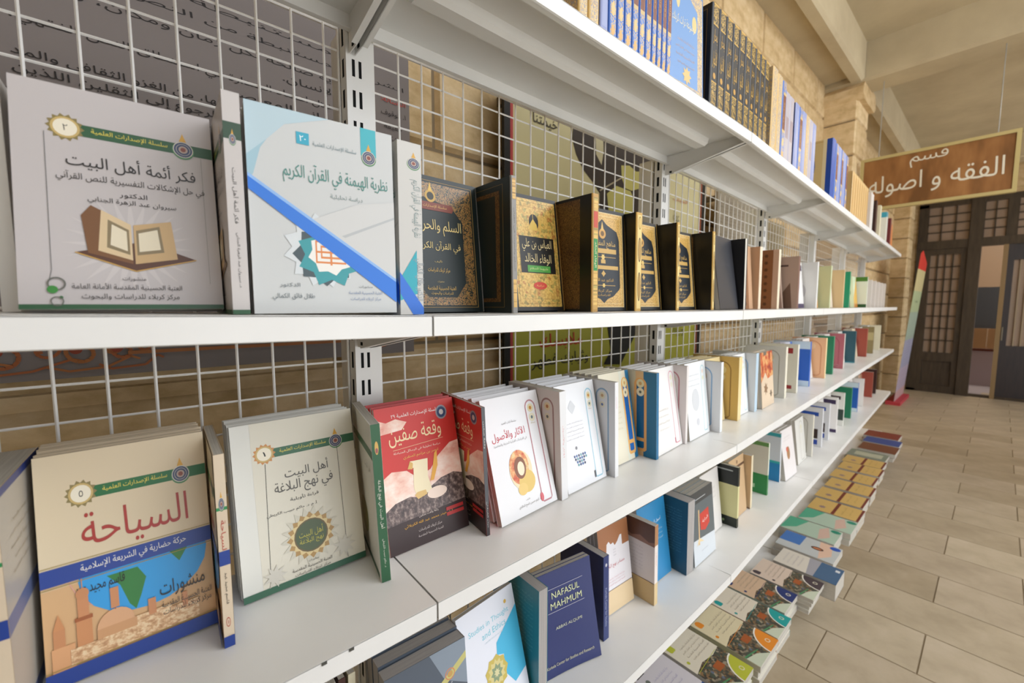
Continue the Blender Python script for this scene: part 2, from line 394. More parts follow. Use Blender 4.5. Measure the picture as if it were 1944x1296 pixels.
DES['naz'] = dict(c='#cbcdcb', s='#cac8c2', f=[
    ('p', [(0, 240), (60, 240), (30, 215), (14, 190), (6, 160), (0, 150)], '#9fc0cc'), ('p', [(0, 240), (90, 240), (40, 222), (20, 200), (0, 180)], '#b8ced6'),
    ('r', 128, 205, 148, 240, '#3fb0bc'), ('e', 138, 203, 8), ('r', 52, 203, 66, 217, '#37a6c0'), ('t', '٢٠', 59, 210, 7, 7, '#eef4f4'),
    ('t', 'سلسلة الإصدارات العلمية', 96, 206, 52, 7, '#7a8f94'), ('t', 'نظرية الهيمنة في القرآن الكريم', 99, 168, 126, 26, '#4c8a80'), ('t', 'دراسة تحليلية', 108, 146, 40, 7, '#8a9a98'),
    ('star', 78, 78, 46, 36, 12, '#d6dbdc', .2), ('star', 80, 72, 38, 30, 8, '#47555a'), ('star', 86, 72, 40, 30, 8, '#3c9aa0', .39), ('star', 86, 74, 27, 22, 8, '#f0ece4', .2),
    ('f', 68, 62, 104, 90, 3, '#e08a4a'), ('f', 74, 68, 98, 84, 3, '#e08a4a'), ('l', [(68, 76), (104, 76)], 2.4, '#e08a4a'), ('l', [(86, 60), (86, 92)], 2.4, '#e08a4a'),
    ('p', [(0, 150), (60, 112), (120, 140), (170, 150), (170, 240), (170, 30), (150, 30), (60, 112)], '#d0d0cd'),
    ('p', [(0, 158), (0, 142), (170, 14), (170, 42)], '#2f78d8'), ('p', [(0, 160), (170, 46), (170, 42), (0, 156)], '#8fb8ea'), ('p', [(100, 98), (170, 130), (170, 127), (104, 96)], '#b9bcbc'),
    ('t', 'الدكتور', 38, 34, 22, 6, '#6a7478'), ('t', 'طلال فائق الكمالي', 42, 20, 46, 9, '#5d6a70'), ('t', 'منشورات', 128, 34, 18, 4, '#6a7478'), ('t', 'العتبة الحسينية المقدسة', 128, 26, 44, 5, '#7d8fb0'), ('t', 'مركز كربلاء للدراسات', 128, 18, 40, 5, '#7d8fb0')],
    sp=[('e', 20, 212, 7), ('t', 'نظرية الهيمنة في القرآن الكريم', 22, 150, 80, 16, '#8a9a98', -math.pi/2), ('p', [(0, 50), (22, 92), (22, 30), (0, 20)], '#2fa6b4'), ('p', [(0, 60), (30, 10), (30, 0), (16, 0), (0, 30)], '#2f70d0'), ('t', 'الدكتور طلال الكمالي', 24, 50, 60, 14, '#8a949a', -math.pi/2)])
DES['silm'] = dict(c='#16211f', s='#8e8b86', hard=1, f=[
    ('f', 8, 8, 158, 232, 1.2, '#b08c48'), ('r', 132, 14, 154, 228, 'DKORN'), ('r', 14, 205, 154, 228, 'DKORN'), ('r', 14, 12, 154, 26, 'DKORN'), ('p', [(14, 205), (154, 205), (154, 130), (132, 165), (110, 190), (60, 200)], 'DKORN'),
    ('p', [(110, 26), (154, 26), (154, 80)], 'DKORN'), ('p', [(14, 26), (50, 26), (14, 70)], 'DKORN'),
    ('c', 66, 205, 11, '#c39c4a'), ('c', 66, 205, 7, '#2c2c22'), ('p', [(62, 214), (70, 214), (66, 230)], '#d6b050'), ('p', [(22, 180), (110, 180), (114, 187), (110, 194), (22, 194)], '#7a3420'), ('t', 'سلسلة الإصدارات العلمية', 64, 187, 70, 7, '#d0a458'),
    ('t', 'السلم والحرب', 78, 150, 100, 28, '#d8bf7c'), ('t', 'في القرآن الكريم', 78, 116, 92, 20, '#d8bf7c'), ('t', 'تأليف', 74, 90, 16, 5, '#c9ad6a'), ('t', 'مركز كربلاء للدراسات', 74, 74, 46, 9, '#c9a458'), ('t', 'منشورات', 76, 54, 14, 4, '#c9ad6a'), ('t', 'العتبة الحسينية المقدسة', 78, 42, 60, 9, '#c9a458'), ('t', 'للدراسات والبحوث', 78, 33, 46, 6, '#c9a458')],
    sp=[('r', 3, 200, 27, 236, 'GOLDFINE'), ('t', 'السلم والحرب في القرآن', 15, 130, 110, 14, '#6a655c', -math.pi/2), ('r', 3, 10, 27, 60, 'GOLDFINE')])
DES['silmback'] = dict(DES['silm'], f=[('f', 12, 10, 150, 230, 1.2, '#8a6f38'), ('f', 22, 20, 140, 220, 14, 'BROWNORN'), ('r', 40, 40, 120, 200, '#1b2420')])
DES['abb'] = dict(c='#181713', s='#b98f48', hard=1, f=[
    ('r', 6, 8, 162, 232, 'GOLDORN'), ('f', 12, 14, 156, 226, 1.2, '#7e5a24'), ('f', 22, 24, 146, 216, 1.0, '#8e6a30'), ('r', 24, 78, 148, 154, '#17150f'),
    ('c', 80, 185, 17, '#1b1a14'), ('p', [(64, 168), (66, 180), (78, 192), (90, 180), (92, 168)], '#d8b552'), ('l', [(78, 190), (78, 203)], 1.6, '#d8b552'), ('r', 96, 168, 106, 200, '#cfa74c'),
    ('t', 'العباس بن علي', 86, 136, 106, 28, '#d8c48e'), ('t', 'الوفاء الخالد', 86, 107, 96, 24, '#d8c48e'), ('r', 46, 80, 128, 94, '#4f9a3e'), ('t', 'عليهما السلام', 87, 87, 66, 7, '#c9d08a'),
    ('c', 86, 52, 24, '#c8402c', 8), ('t', 'دراسة', 86, 52, 26, 6, '#e0b060')],
    sp=[('r', 2, 6, 28, 234, 'GOLDORN'), ('r', 2, 170, 28, 205, '#b8402e'), ('r', 2, 85, 28, 150, '#2f7a3c'), ('t', 'العباس بن علي', 15, 118, 50, 14, '#e0d09a', -math.pi/2)])
DES['abbleft'] = dict(DES['abb'], f=[('r', 0, 6, 140, 234, 'BROWNORN'), ('r', 140, 0, 170, 240, '#15130f')], sp=[('r', 3, 6, 27, 234, 'GOLDORN'), ('r', 3, 172, 27, 205, '#c24a34'), ('r', 3, 85, 27, 150, '#2f8a44'), ('t', 'الوفاء الخالد', 15, 118, 52, 15, '#e8dcae', -math.pi/2)])
def archcover(pale=0):
    return [('r', 8, 8, 160, 232, 'GOLDFINE'), ('f', 8, 8, 160, 232, 3, '#d8c290'), ('f', 16, 16, 152, 224, 2, '#e0c88e'),
            ('p', [(28, 50), (24, 56), (24, 170), (34, 190), (70, 204), (86, 216), (102, 204), (138, 190), (146, 170), (146, 56), (142, 50), (120, 34), (100, 28), (86, 18), (72, 28), (50, 34)], '#1b2126'),
            ('c', 86, 182, 12, '#c9974a'), ('c', 86, 182, 6, '#6a4c22'), ('p', [(81, 190), (91, 190), (86, 212)], '#d8b060'), ('t', 'مناهج المفسرين', 86, 157, 92, 20, '#c9a458'), ('r', 38, 136, 134, 147, '#c6a058'),
            ('l', [(40, 127), (132, 127)], 1.2, '#c6a058'), ('star', 86, 127, 8, 5, 6, '#d8b868'), ('r', 78, 112, 94, 121, '#c6a058'), ('r', 34, 98, 140, 107, '#c6a058'), ('star', 86, 88, 8, 5, 4, '#c6a058'), ('t', 'الدكتور عبد الأمير', 86, 73, 70, 11, '#c6a058'),
            ('l', [(44, 60), (128, 60)], 1.2, '#c6a058'), ('star', 86, 60, 6, 4, 6, '#d8b868'), ('t', 'مركز كربلاء', 86, 47, 56, 8, '#c6a058'), ('t', 'للدراسات', 86, 37, 44, 7, '#c6a058')]
DES['arch'] = dict(c='#15140f', s='#c9a050', hard=1, f=archcover(), sp=[('r', 3, 6, 27, 234, '#e6cd86'), ('c', 16, 215, 9, '#8a6a2c', 16), ('c', 16, 150, 10, '#4a3a1c', 30), ('c', 16, 60, 10, '#4a3a1c', 36), ('c', 16, 215, 7, '#d8b868', 13), ('c', 16, 150, 8, '#b08c48', 26), ('c', 16, 60, 8, '#a8843e', 32)])
DES['archside'] = dict(DES['arch'], f=[('r', 0, 0, 170, 240, '#12110e'), ('r', 10, 10, 110, 230, 'BROWNORN'), ('r', 98, 20, 104, 220, '#a0762e')])
DES['dark'] = dict(c='#34353a', s='#17181b', f=[('r', 0, 0, 170, 240, '#35363b'), ('t', 'فقه القرآن', 85, 150, 90, 18, '#45464b')], sp=[])
DES['darkp'] = dict(c='#16171b', s='#d8d4c8', f=[('r', 0, 0, 170, 240, '#17181c')], sp=[('r', 20, 0, 30, 240, '#22262b')])
DES['brownpat'] = dict(c='#b58a68', s='#e6d6bc', f=[('r', 0, 0, 170, 240, '#c29a78'), ('p', [(0, 80), (40, 40), (60, 90), (40, 150), (0, 190)], '#6a4a2c'), ('r', 70, 0, 130, 240, '#8a5a34')]+[('star', 100, 20+i*28, 10, 6, 6, '#5a3a20') for i in range(8)], sp=[('t', 'تفسير القرآن', 15, 130, 90, 12, '#9a7a58', -math.pi/2)])
DES['pinkpat'] = dict(c='#cba68c', s='#e6d8be', f=[('r', 0, 0, 170, 240, '#cda88e'), ('c', 60, 215, 9, '#5a7040'), ('t', 'قواعد التفسير', 45, 175, 60, 12, '#6a5844'), ('p', [(50, 120), (90, 170), (110, 170), (110, 70), (90, 70)], '#7a5c34'), ('r', 100, 0, 150, 240, '#8e5c38')]+[('star', 125, 20+i*28, 9, 5, 6, '#5e3c22') for i in range(8)], sp=[])
DES['greybrown'] = dict(c='#a88d78', s='#7d5c50', f=[('r', 0, 0, 170, 240, '#a89080'), ('r', 0, 195, 130, 203, '#4c3630'), ('p', [(60, 0), (100, 60), (140, 120), (150, 0)], '#6a5040')], sp=[])
DES['siaha'] = dict(c='#d8c4a4', s='#d6c4aa', f=[('r', 0, 0, 170, 108, '#d2a878'), ('r', 0, 100, 170, 112, '#d6b890')]+series('', '٥', '#1f6a38')+[
    ('ring', 85, 120, 64, 63, '#d8a090'), ('c', 98, 100, 66, '#2f9ada', 50), ('p', [(58, 98), (88, 98), (96, 84), (90, 66), (84, 52), (78, 60), (70, 84)], '#2e7a38'), ('p', [(120, 128), (140, 132), (142, 104), (132, 90), (122, 104)], '#2e7a38'), ('p', [(146, 120), (152, 122), (150, 110)], '#2e7a38'),
    ('r', 0, 113, 170, 240, '#dac8a8')]+series('', '٥', '#1f6a38')+[
    ('t', 'السياحة', 92, 150, 108, 44, '#a8332a', 0, .05), ('r', 0, 104, 170, 122, '#23408f'), ('l', [(0, 124), (170, 124)], .8, '#a08a4a'), ('l', [(0, 102), (170, 102)], .8, '#a08a4a'), ('t', 'حركة حضارية في الشريعة الإسلامية', 88, 113, 106, 11, '#e4e2da'),
    ('t', 'قاسم مجيد عبد', 52, 90, 46, 17, '#1d1b1a'), ('r', 6, 14, 26, 40, '#d8a070'), ('r', 8, 40, 18, 58, '#c4875a'), ('p', [(8, 58), (18, 58), (13, 74)], '#c98a5a'),
    ('r', 28, 18, 42, 60, '#c98a5a'), ('r', 30, 60, 40, 84, '#c8895c'), ('r', 27, 60, 43, 64, '#a05a30'), ('c', 35, 88, 6, '#c4875a'), ('l', [(35, 92), (35, 104)], 1, '#c4875a'), ('c', 64, 44, 18, '#d6a47a', 17), ('r', 46, 18, 84, 44, '#c99668'), ('l', [(64, 60), (64, 72)], 1, '#a05a30'),
    ('r', 60, 62, 68, 84, '#c8895c'), ('r', 22, 18, 150, 34, 'SKETCH'), ('r', 84, 18, 120, 44, 'SKETCH'), ('r', 96, 40, 104, 58, '#c8895c'), ('r', 120, 18, 150, 40, 'SKETCH'), ('r', 132, 36, 138, 52, '#c8895c'),
    ('t', 'منشورات', 134, 62, 50, 20, '#1d1b1a'), ('t', 'العتبة الحسينية المقدسة', 138, 45, 56, 9, '#2a2624'), ('t', 'مركز كربلاء للدراسات', 138, 36, 54, 8, '#2a2624'), ('r', 0, 0, 170, 16, '#23408f'), ('l', [(0, 18), (170, 18)], .8, '#a08a4a')],
    sp=[('r', 0, 172, 30, 176, '#2e8a50'), ('e', 15, 180, 7), ('t', 'السياحة', 15, 140, 40, 16, '#b5352a', -math.pi/2), ('r', 0, 104, 30, 122, '#23408f'), ('t', 'قاسم مجيد عبد', 15, 75, 40, 12, '#1d1b1a', -math.pi/2), ('ring', 15, 32, 6, 5, '#b5352a'), ('t', '٥', 15, 32, 3, 4, '#b5352a'), ('r', 0, 0, 30, 14, '#23408f')])
DES['siaha']['b'] = [('r', 0, 0, 170, 240, '#c4bcb0'), ('r', 0, 104, 170, 122, '#6a78a4'), ('r', 0, 0, 170, 16, '#55608c'), ('r', 0, 232, 170, 240, '#2c3f86'), ('lines', 30, 140, 200, 5, 12, 5, '#b4a68e')]
DES['ahl'] = dict(c='#dedcd2', s='#2f6040', f=[('r', 24, 0, 170, 240, '#dcd6c4')]+series('', '١', '#3a6a4c', None, '#c98a4a')+[
    ('l', [(40, 180), (34, 10)], .6, '#2a2a28'), ('l', [(142, 184), (142, 10)], .6, '#2a2a28'), ('r', 0, 0, 170, 9, '#35624a'),
    ('t', 'أهل البيت', 95, 160, 62, 20, '#55524c'), ('t', 'في نهج البلاغة', 90, 138, 82, 22, '#55524c'), ('t', 'قراءة تأويلية', 88, 121, 40, 7, '#3c3a36'), ('t', 'أ. م. د. حاكم حبيب الكريطي', 70, 106, 68, 7, '#3c3a36'),
    ('star', 92, 62, 42, 30, 18, '#cfcab8'), ('star', 92, 62, 34, 28, 16, '#b08c54'), ('star', 92, 62, 30, 25, 16, '#dcc690', .2), ('c', 92, 62, 24, '#6a5a3a'), ('c', 92, 62, 22, '#4c5a3c'), ('t', 'أهل البيت', 92, 66, 34, 14, '#b8b040'), ('t', 'نهج البلاغة', 92, 54, 34, 10, '#b8b040'),
    ('t', 'منشورات', 92, 26, 14, 4, '#3c3a36'), ('t', 'العتبة الحسينية المقدسة', 90, 19, 56, 6, '#5a5650'), ('t', 'مركز كربلاء للدراسات', 90, 12, 50, 5, '#5a5650'), ('star', 40, 22, 16, 8, 9, '#cfcabc'), ('star', 138, 30, 18, 9, 9, '#cfcabc')],
    sp=[('c', 15, 205, 6, '#d8b060', 10), ('c', 15, 201, 4, '#a05a60'), ('t', 'أهل البيت في نهج البلاغة', 15, 120, 74, 16, '#e6e4d8', -math.pi/2), ('t', 'د. حاكم حبيب الكريطي', 15, 45, 44, 9, '#e6e4d8', -math.pi/2)])
DES['ahlside'] = dict(DES['ahl'], f=[('r', 0, 187, 170, 200, '#3a6a4c'), ('l', [(30, 184), (30, 6)], .6, '#2a2a28'), ('t', 'أهل البيت', 120, 165, 50, 14, '#a8a496'), ('c', 60, 62, 30, '#8a8a50'), ('r', 0, 0, 170, 9, '#35624a'), ('r', 160, 0, 170, 186, '#e4e2da')])
DES['red'] = dict(c='#c0302a', s='#3f3a3c', f=[
    ('r', 0, 0, 170, 240, '#c8332b'), ('p', [(0, 195), (50, 198), (62, 210), (40, 218), (20, 214), (0, 222)], 'CLOUD'),
    ('p', [(0, 30), (170, 30), (170, 160), (150, 158), (120, 140), (100, 120), (70, 112), (50, 128), (20, 132), (0, 122)], 'CLOUD'),
    ('p', [(0, 0), (170, 0), (170, 98), (150, 104), (120, 100), (90, 88), (70, 78), (50, 84), (20, 80), (0, 70)], 'CROWD'), ('p', [(0, 0), (170, 0), (170, 52), (0, 46)], '#33211f'),
    ('t', 'سلسلة الإصدارات العلمية ٢٩', 84, 222, 104, 9, '#f0e6de'), ('c', 140, 216, 13, '#8e8e94'), ('c', 140, 216, 10, '#2c4468'), ('c', 140, 216, 5, '#c9c4c0'),
    ('t', 'وقعة صفين', 78, 188, 112, 34, '#edd6a6', 0, .03), ('l', [(28, 166), (136, 170)], .8, '#e0b890'), ('t', 'دراسة تحليلية في الرسائل المتبادلة', 78, 160, 100, 6, '#f0dcc8'), ('t', 'لنصر بن مزاحم المنقري', 84, 150, 76, 7, '#e6b45a'),
    ('p', [(52, 130), (58, 142), (96, 140), (92, 110), (98, 84), (66, 78), (60, 96), (64, 130)], '#f0e2bc'), ('p', [(52, 130), (58, 142), (64, 138), (62, 128)], '#d8ae62'), ('p', [(60, 84), (66, 76), (86, 80), (84, 88), (66, 88)], '#dcb874'),
    ('p', [(96, 100), (104, 120), (112, 146), (118, 150), (116, 124), (104, 100)], '#e4a83e'), ('c', 108, 78, 22, '#f2dccb', 10),
    ('t', 'رائعة وقعت بصفين', 84, 48, 42, 5, '#e0cfc4'), ('t', 'أ. د. حيدر محمد عبد الله الكربلائي', 84, 38, 104, 8, '#e0a83a'), ('t', 'مركز كربلاء للدراسات', 84, 25, 50, 6, '#c9bcb6'), ('t', 'العتبة الحسينية المقدسة', 84, 16, 54, 5, '#c9bcb6'), ('r', 122, 40, 162, 46, '#b02c2a'), ('r', 122, 31, 162, 37, '#b02c2a')],
    sp=[('r', 0, 60, 30, 240, '#55565a'), ('t', 'وقعة صفين', 15, 190, 50, 14, '#d8d4d0', -math.pi/2), ('t', 'حيدر الكربلائي', 15, 40, 50, 12, '#d8d4d0', -math.pi/2)])
def capsule(edge, inner=None, fill=None, w=3.2):
    o = []
    if fill: o.append(('capf', 140, 26, 222, 17, fill))
    o += [('cap', 140, 8 if not fill else 26, 222, 17, w, edge), ('c', 140, 204, 9, '#e2d8b0'), ('c', 140, 204, 4, '#c98a40'), ('c', 140, 184, 9, '#e2dcc2'), ('c', 140, 184, 3.5, '#6a7a80'), ('t', 'مجلة', 140, 172, 14, 4, '#b8ac80')]
    return o
DES['med'] = dict(c='#e8e8e9', s='#e4e4e4', f=capsule('#b8848a')+[('t', 'سلسلة كتاب العميد', 68, 186, 44, 6, '#8c8a8a'), ('t', 'الآثار والأصول', 62, 163, 96, 22, '#c64450'), ('t', 'في الدراسات القرآنية الحديثة والمعاصرة', 64, 146, 96, 8, '#a8a6a6'),
    ('c', 78, 88, 33, '#eed9b4', 38), ('c', 74, 94, 28, 'MEDAL', 34), ('c', 90, 62, 24, '#e0c070', 22), ('c', 74, 50, 14, '#e6c67a', 12), ('c', 76, 92, 17, '#8a5a44', 22), ('c', 78, 90, 10, '#f0e2c4', 14), ('t', 'تأليف', 82, 28, 12, 4, '#77736f'), ('t', 'د. كريم حسين ناصح الخالدي', 86, 18, 66, 7, '#77736f'), ('c', 124, 20, 5, '#d8505a', 9), ('l', [(124, 12), (124, 30)], 2, '#c98a90')],
    sp=[('t', 'الآثار والأصول', 15, 130, 70, 10, '#e0a8a8', -math.pi/2)])
DES['medside'] = dict(DES['med'], c='#cdc4be', f=[('cap', 132, 8, 222, 20, 4, '#94716a'), ('c', 132, 203, 9, '#d6c49a'), ('c', 132, 203, 4, '#b0703c'), ('c', 132, 180, 8, '#d0c4a8'), ('c', 132, 180, 3.5, '#5a5a58')])
DES['cy'] = dict(c='#e9eaec', s='#e6e6e6', f=capsule('#9cc6d6')+[('star', 60, 186, 16, 12, 4, '#d0d2d4'), ('lines', 20, 98, 150, 5, 9, 4, '#b4b2b4'), ('c', 56, 92, 4, '#8a8a8e')]+
    [('star', 44+(i % 6)*9-(i//6)*0+(3 if (i//6) % 2 else 0), 74-(i//6)*7, 4, 2, 5, ['#2c4a86', '#3f6aa8', '#27315e', '#5fa0a8'][i % 4]) for i in range(24) if abs(i % 6-2.5) < 4-(i//6)*.8]+[('r', 118, 10, 123, 26, '#5a5a60')], sp=[('t', 'العميد', 15, 190, 30, 10, '#e6b8c0', -math.pi/2)])
DES['cyside'] = dict(DES['cy'], c='#cfcfd2', f=[('cap', 132, 8, 222, 20, 4, '#7f9cb8'), ('c', 132, 203, 9, '#d2cbb2'), ('c', 132, 203, 4, '#b8926a'), ('c', 132, 180, 8, '#d2ccba'), ('c', 132, 180, 3.5, '#5a6a98')])
DES['crm'] = dict(c='#e6dfc8', s='#1f6f9a', f=[('r', 112, 0, 130, 240, '#dfe0cf'), ('r', 150, 0, 170, 240, '#1f6f9a')]+[('capf', 140, 14, 222, 20, '#e8b266'), ('capf', 140, 22, 214, 12, '#1f66b0'), ('c', 140, 206, 13, '#e8dcae'), ('c', 140, 180, 13, '#ece2c4'), ('c', 140, 180, 4, '#6a7068'), ('c', 140, 206, 5, '#d8ac6a'), ('r', 128, 42, 152, 52, '#e8b266'), ('lines', 20, 100, 160, 6, 14, 6, '#cfc4a4')], sp=[])
DES['crmside'] = dict(DES['crm'], c='#d2c8ae', f=[('r', 105, 0, 130, 240, '#e0b888'), ('r', 130, 0, 170, 240, '#146a94'), ('capf', 120, 14, 222, 20, '#e8ac68'), ('capf', 120, 22, 214, 12, '#0f5f90'), ('c', 120, 206, 12, '#e0d8b4'), ('c', 120, 182, 12, '#e6dec4'), ('c', 120, 182, 4, '#5a6058'), ('c', 120, 206, 5, '#cfa468'), ('r', 108, 42, 132, 52, '#e8ac68'), ('star', 40, 180, 14, 7, 4, '#d0a098'), ('l', [(60, 130), (80, 160)], 2, '#a8997c')])
DES['pnk'] = dict(c='#ebe9e6', s='#e2dcd8', f=[('cap', 142, 10, 226, 17, 2.8, '#d890a0'), ('c', 142, 206, 8, '#e8e4c8'), ('c', 142, 184, 8, '#e8e4d4'), ('lines', 20, 100, 120, 4, 18, 8, '#d2ccc2'), ('r', 122, 12, 127, 28, '#c05a70')], sp=[])
DES['pnkside'] = dict(DES['pnk'], c='#d6cfcf', f=[('cap', 120, 4, 222, 28, 4, '#b47480'), ('c', 120, 196, 14, '#d0c8a8'), ('c', 120, 170, 12, '#d2cbb8'), ('c', 120, 170, 4, '#5a5a58'), ('r', 116, 0, 130, 26, '#d890a0')])
DES['wcy'] = dict(c='#eceeee', s='#e4e8ea', f=[('cap', 142, 10, 226, 16, 2.8, '#a8d0d4'), ('c', 142, 206, 7, '#ecd8c8'), ('c', 142, 184, 7, '#e6e8c8'), ('c', 70, 120, 30, '#d2d4d6', 36), ('c', 78, 48, 12, '#cfd0d4'), ('lines', 20, 110, 200, 3, 16, 7, '#c4c6ca')], sp=[])
DES['wcyside'] = dict(DES['wcy'], c='#d8d8da', f=[('cap', 110, 14, 222, 32, 4, '#7fa6cc'), ('c', 110, 190, 14, '#d8c8b4'), ('c', 110, 164, 12, '#d2cfc0'), ('c', 110, 164, 4, '#5a7078'), ('lines', 80, 140, 36, 2, 12, 6, '#bcbcc0')])
DES['goldside'] = dict(c='#cfae6a', s='#e6d29a', f=[('r', 0, 0, 170, 240, '#c9a860'), ('cap', 110, 4, 222, 34, 4, '#8a6a34'), ('c', 110, 188, 16, '#d6c690'), ('c', 110, 160, 13, '#d2c494'), ('c', 110, 160, 5, '#5a6858')], sp=[])
DES['gold'] = dict(c='#e2cf9c', s='#e2cf9c', f=[('lines', 20, 120, 100, 5, 18, 8, '#c0a060')], sp=[])
DES['blueside'] = dict(DES['wcyside'], c='#cfd2d4', s='#b8d0e0', sp=[])
DES['fire'] = dict(c='#d9c8b0', s='#e0d4c4', f=[('r', 0, 110, 170, 240, 'FIRE'), ('p', [(40, 240), (90, 240), (80, 226), (50, 224)], '#6a6458'), ('p', [(0, 110), (60, 150), (90, 120), (170, 130), (170, 0), (0, 0)], '#dac4a8'), ('star', 60, 80, 30, 16, 7, '#8a6a4c'), ('star', 130, 50, 20, 10, 6, '#6a5844')], sp=[])
DES['whitearch'] = dict(c='#d8d6cf', s='#e2dcc8', f=[('cap', 110, 8, 224, 36, 4, '#a8a498'), ('c', 110, 190, 13, '#d2ccae'), ('c', 110, 165, 11, '#d0ccb8')], sp=[])
DES['redblock'] = dict(c='#ded8c6', s='#e0dccc', f=[('r', 40, 195, 150, 222, '#9a2a2c'), ('l', [(110, 60), (110, 140)], 8, '#50507a'), ('r', 60, 18, 150, 36, '#9a2e2c')], sp=[])
DES['lav'] = dict(c='#c6c6d4', s='#3c68b0', f=[('r', 130, 0, 170, 240, '#3a68b8')], sp=[])
DES['peach'] = dict(c='#e8b488', s='#f0d8a4', f=[('cap', 100, 12, 224, 50, 5, '#d08a60'), ('c', 100, 190, 20, '#ecc49a')], sp=[])
DES['whitespot'] = dict(c='#e2ddd2', s='#e2ddd2', f=[('c', 80, 205, 20, '#2c2a2c'), ('c', 60, 120, 16, '#d8a8a0'), ('p', [(80, 0), (150, 60), (150, 0)], '#b8a888')], sp=[])
DES['pinkarch'] = dict(c='#b0626a', s='#e0dcd2', f=[('cap', 85, 6, 228, 60, 5, '#9c4c58'), ('c', 85, 195, 26, '#c8c0a0'), ('lines', 20, 150, 26, 2, 12, 6, '#d8c0c0')], sp=[])
DES['grey'] = dict(c='#59626e', s='#8b8684', pg='GREYPAPER', hard=0, f=[('p', [(0, 60), (170, 150), (170, 0), (0, 0)], '#4a535e'), ('p', [(90, 240), (170, 240), (170, 150), (120, 180)], '#8b97a4'), ('p', [(0, 110), (170, 214), (170, 200), (0, 92)], '#c9c27c'), ('ring', 132, 186, 11, 9, '#d88a60'), ('c', 132, 186, 6, '#c9a060'), ('t', 'مركز كربلاء للدراسات والبحوث', 92, 146, 100, 7, '#d8dade', .5), ('t', 'العتبة الحسينية المقدسة', 100, 132, 90, 6, '#c0c4ca', .5)], sp=[])
DES['stud'] = dict(c='#e4e6ee', s='#d8dade', side='L', f=[('t', 'Studies in Thought', 86, 196, 120, 14, '#7cc8d8'), ('t', 'and Ethics', 96, 178, 72, 12, '#7cc8d8'), ('c', 140, 214, 4, '#d8b050'), ('p', [(96, 150), (170, 196), (170, 66), (132, 54), (104, 90), (112, 120), (92, 128)], '#49b6dc'), ('star', 84, 98, 34, 29, 9, '#c9b45a'), ('star', 84, 98, 26, 20, 12, '#d8c98a'), ('star', 84, 98, 18, 12, 8, '#8a9a78'), ('star', 84, 98, 9, 5, 8, '#d8d0a0'), ('lines', 60, 120, 164, 1, 8, 4, '#b8d0d8')], sp=[])
DES['tealback'] = dict(c='#1e7888', s='#cdd0d4', pg='GREYPAPER', side='L', f=[('lines', 16, 150, 215, 14, 9, 5, '#5fa6b0')], sp=[])
DES['naf'] = dict(c='#2b3468', s='#232a58', side='L', curl=1, f=[('t', 'NAFASUL', 86, 184, 84, 15, '#d8dcae'), ('t', 'MAHMUM', 86, 160, 94, 15, '#d8dcae'), ('l', [(30, 200), (140, 200)], 1, '#b8b8c8'), ('l', [(30, 146), (140, 146)], 1, '#b8b8c8'), ('t', 'ABBAS ALQUMI', 88, 106, 78, 8, '#c8cbb4'), ('t', 'Karbala Center for Studies and Research', 84, 26, 136, 7, '#c9c6a8')], sp=[])
DES['nafback'] = dict(c='#232b5a', s='#2c3a70', pg='GREYPAPER', f=[('l', [(120, 200), (120, 80)], .8, '#5a6490')], sp=[('c', 15, 215, 5, '#c8c8d0'), ('t', 'Karbala Center for Studies', 15, 95, 110, 10, '#a8b0cc', -math.pi/2)])
DES['brn'] = dict(c='#ece8ea', s='#ece8e6', f=[('r', 0, 170, 170, 240, '#a8704a'), ('p', [(40, 170), (44, 190), (56, 196), (66, 186), (80, 188), (88, 178), (104, 186), (120, 200), (130, 200), (130, 170)], '#ece8ea'), ('lines', 76, 92, 168, 3, 8, 5, '#a8a4a8'), ('t', 'مصادر نهج البلاغة', 80, 126, 110, 14, '#c86a70'), ('lines', 30, 130, 92, 3, 8, 5, '#d8a8b0'), ('r', 0, 0, 170, 62, '#e6cda4'), ('l', [(0, 62), (170, 62)], 1.4, '#6a4a44')], sp=[])
DES['brnside'] = dict(c='#d6cfd0', s='#ece2da', f=[('r', 0, 180, 170, 240, '#5f4034'), ('p', [(0, 180), (0, 196), (30, 190), (60, 200), (90, 186), (120, 196), (150, 184), (170, 190), (170, 176)], '#8a6454'), ('lines', 30, 130, 160, 7, 11, 6, '#b8b0b4'), ('r', 0, 0, 170, 66, '#c9ae80'), ('l', [(0, 66), (170, 66)], 1.6, '#5a3c30'), ('r', 24, 36, 96, 58, '#5c5240')]+[('l', [(28+i*6, 38), (28+i*6, 56)], 2, '#c9ae80') for i in range(11)], sp=[('r', 0, 180, 30, 240, '#b08058'), ('r', 0, 0, 30, 66, '#dcc290'), ('t', 'مصادر', 15, 140, 40, 10, '#d8a0a0', -math.pi/2)])
DES['cb'] = dict(c='#2f86b8', s='#d8dce0', f=[('t', 'أصول البحث', 100, 180, 70, 14, '#dfe8ee'), ('lines', 40, 140, 150, 3, 14, 7, '#b8d4e4')], sp=[])
DES['tl'] = dict(c='#235670', s='#e8e8ea', pg='GREYPAPER', side='L', f=[('lines', 10, 150, 205, 16, 9, 5, '#5f94aa'), ('lines', 10, 60, 222, 1, 9, 6, '#9cc4d4'), ('r', 60, 42, 92, 66, '#c8ccc8'), ('lines', 70, 120, 30, 3, 7, 5, '#4c8098')], sp=[])
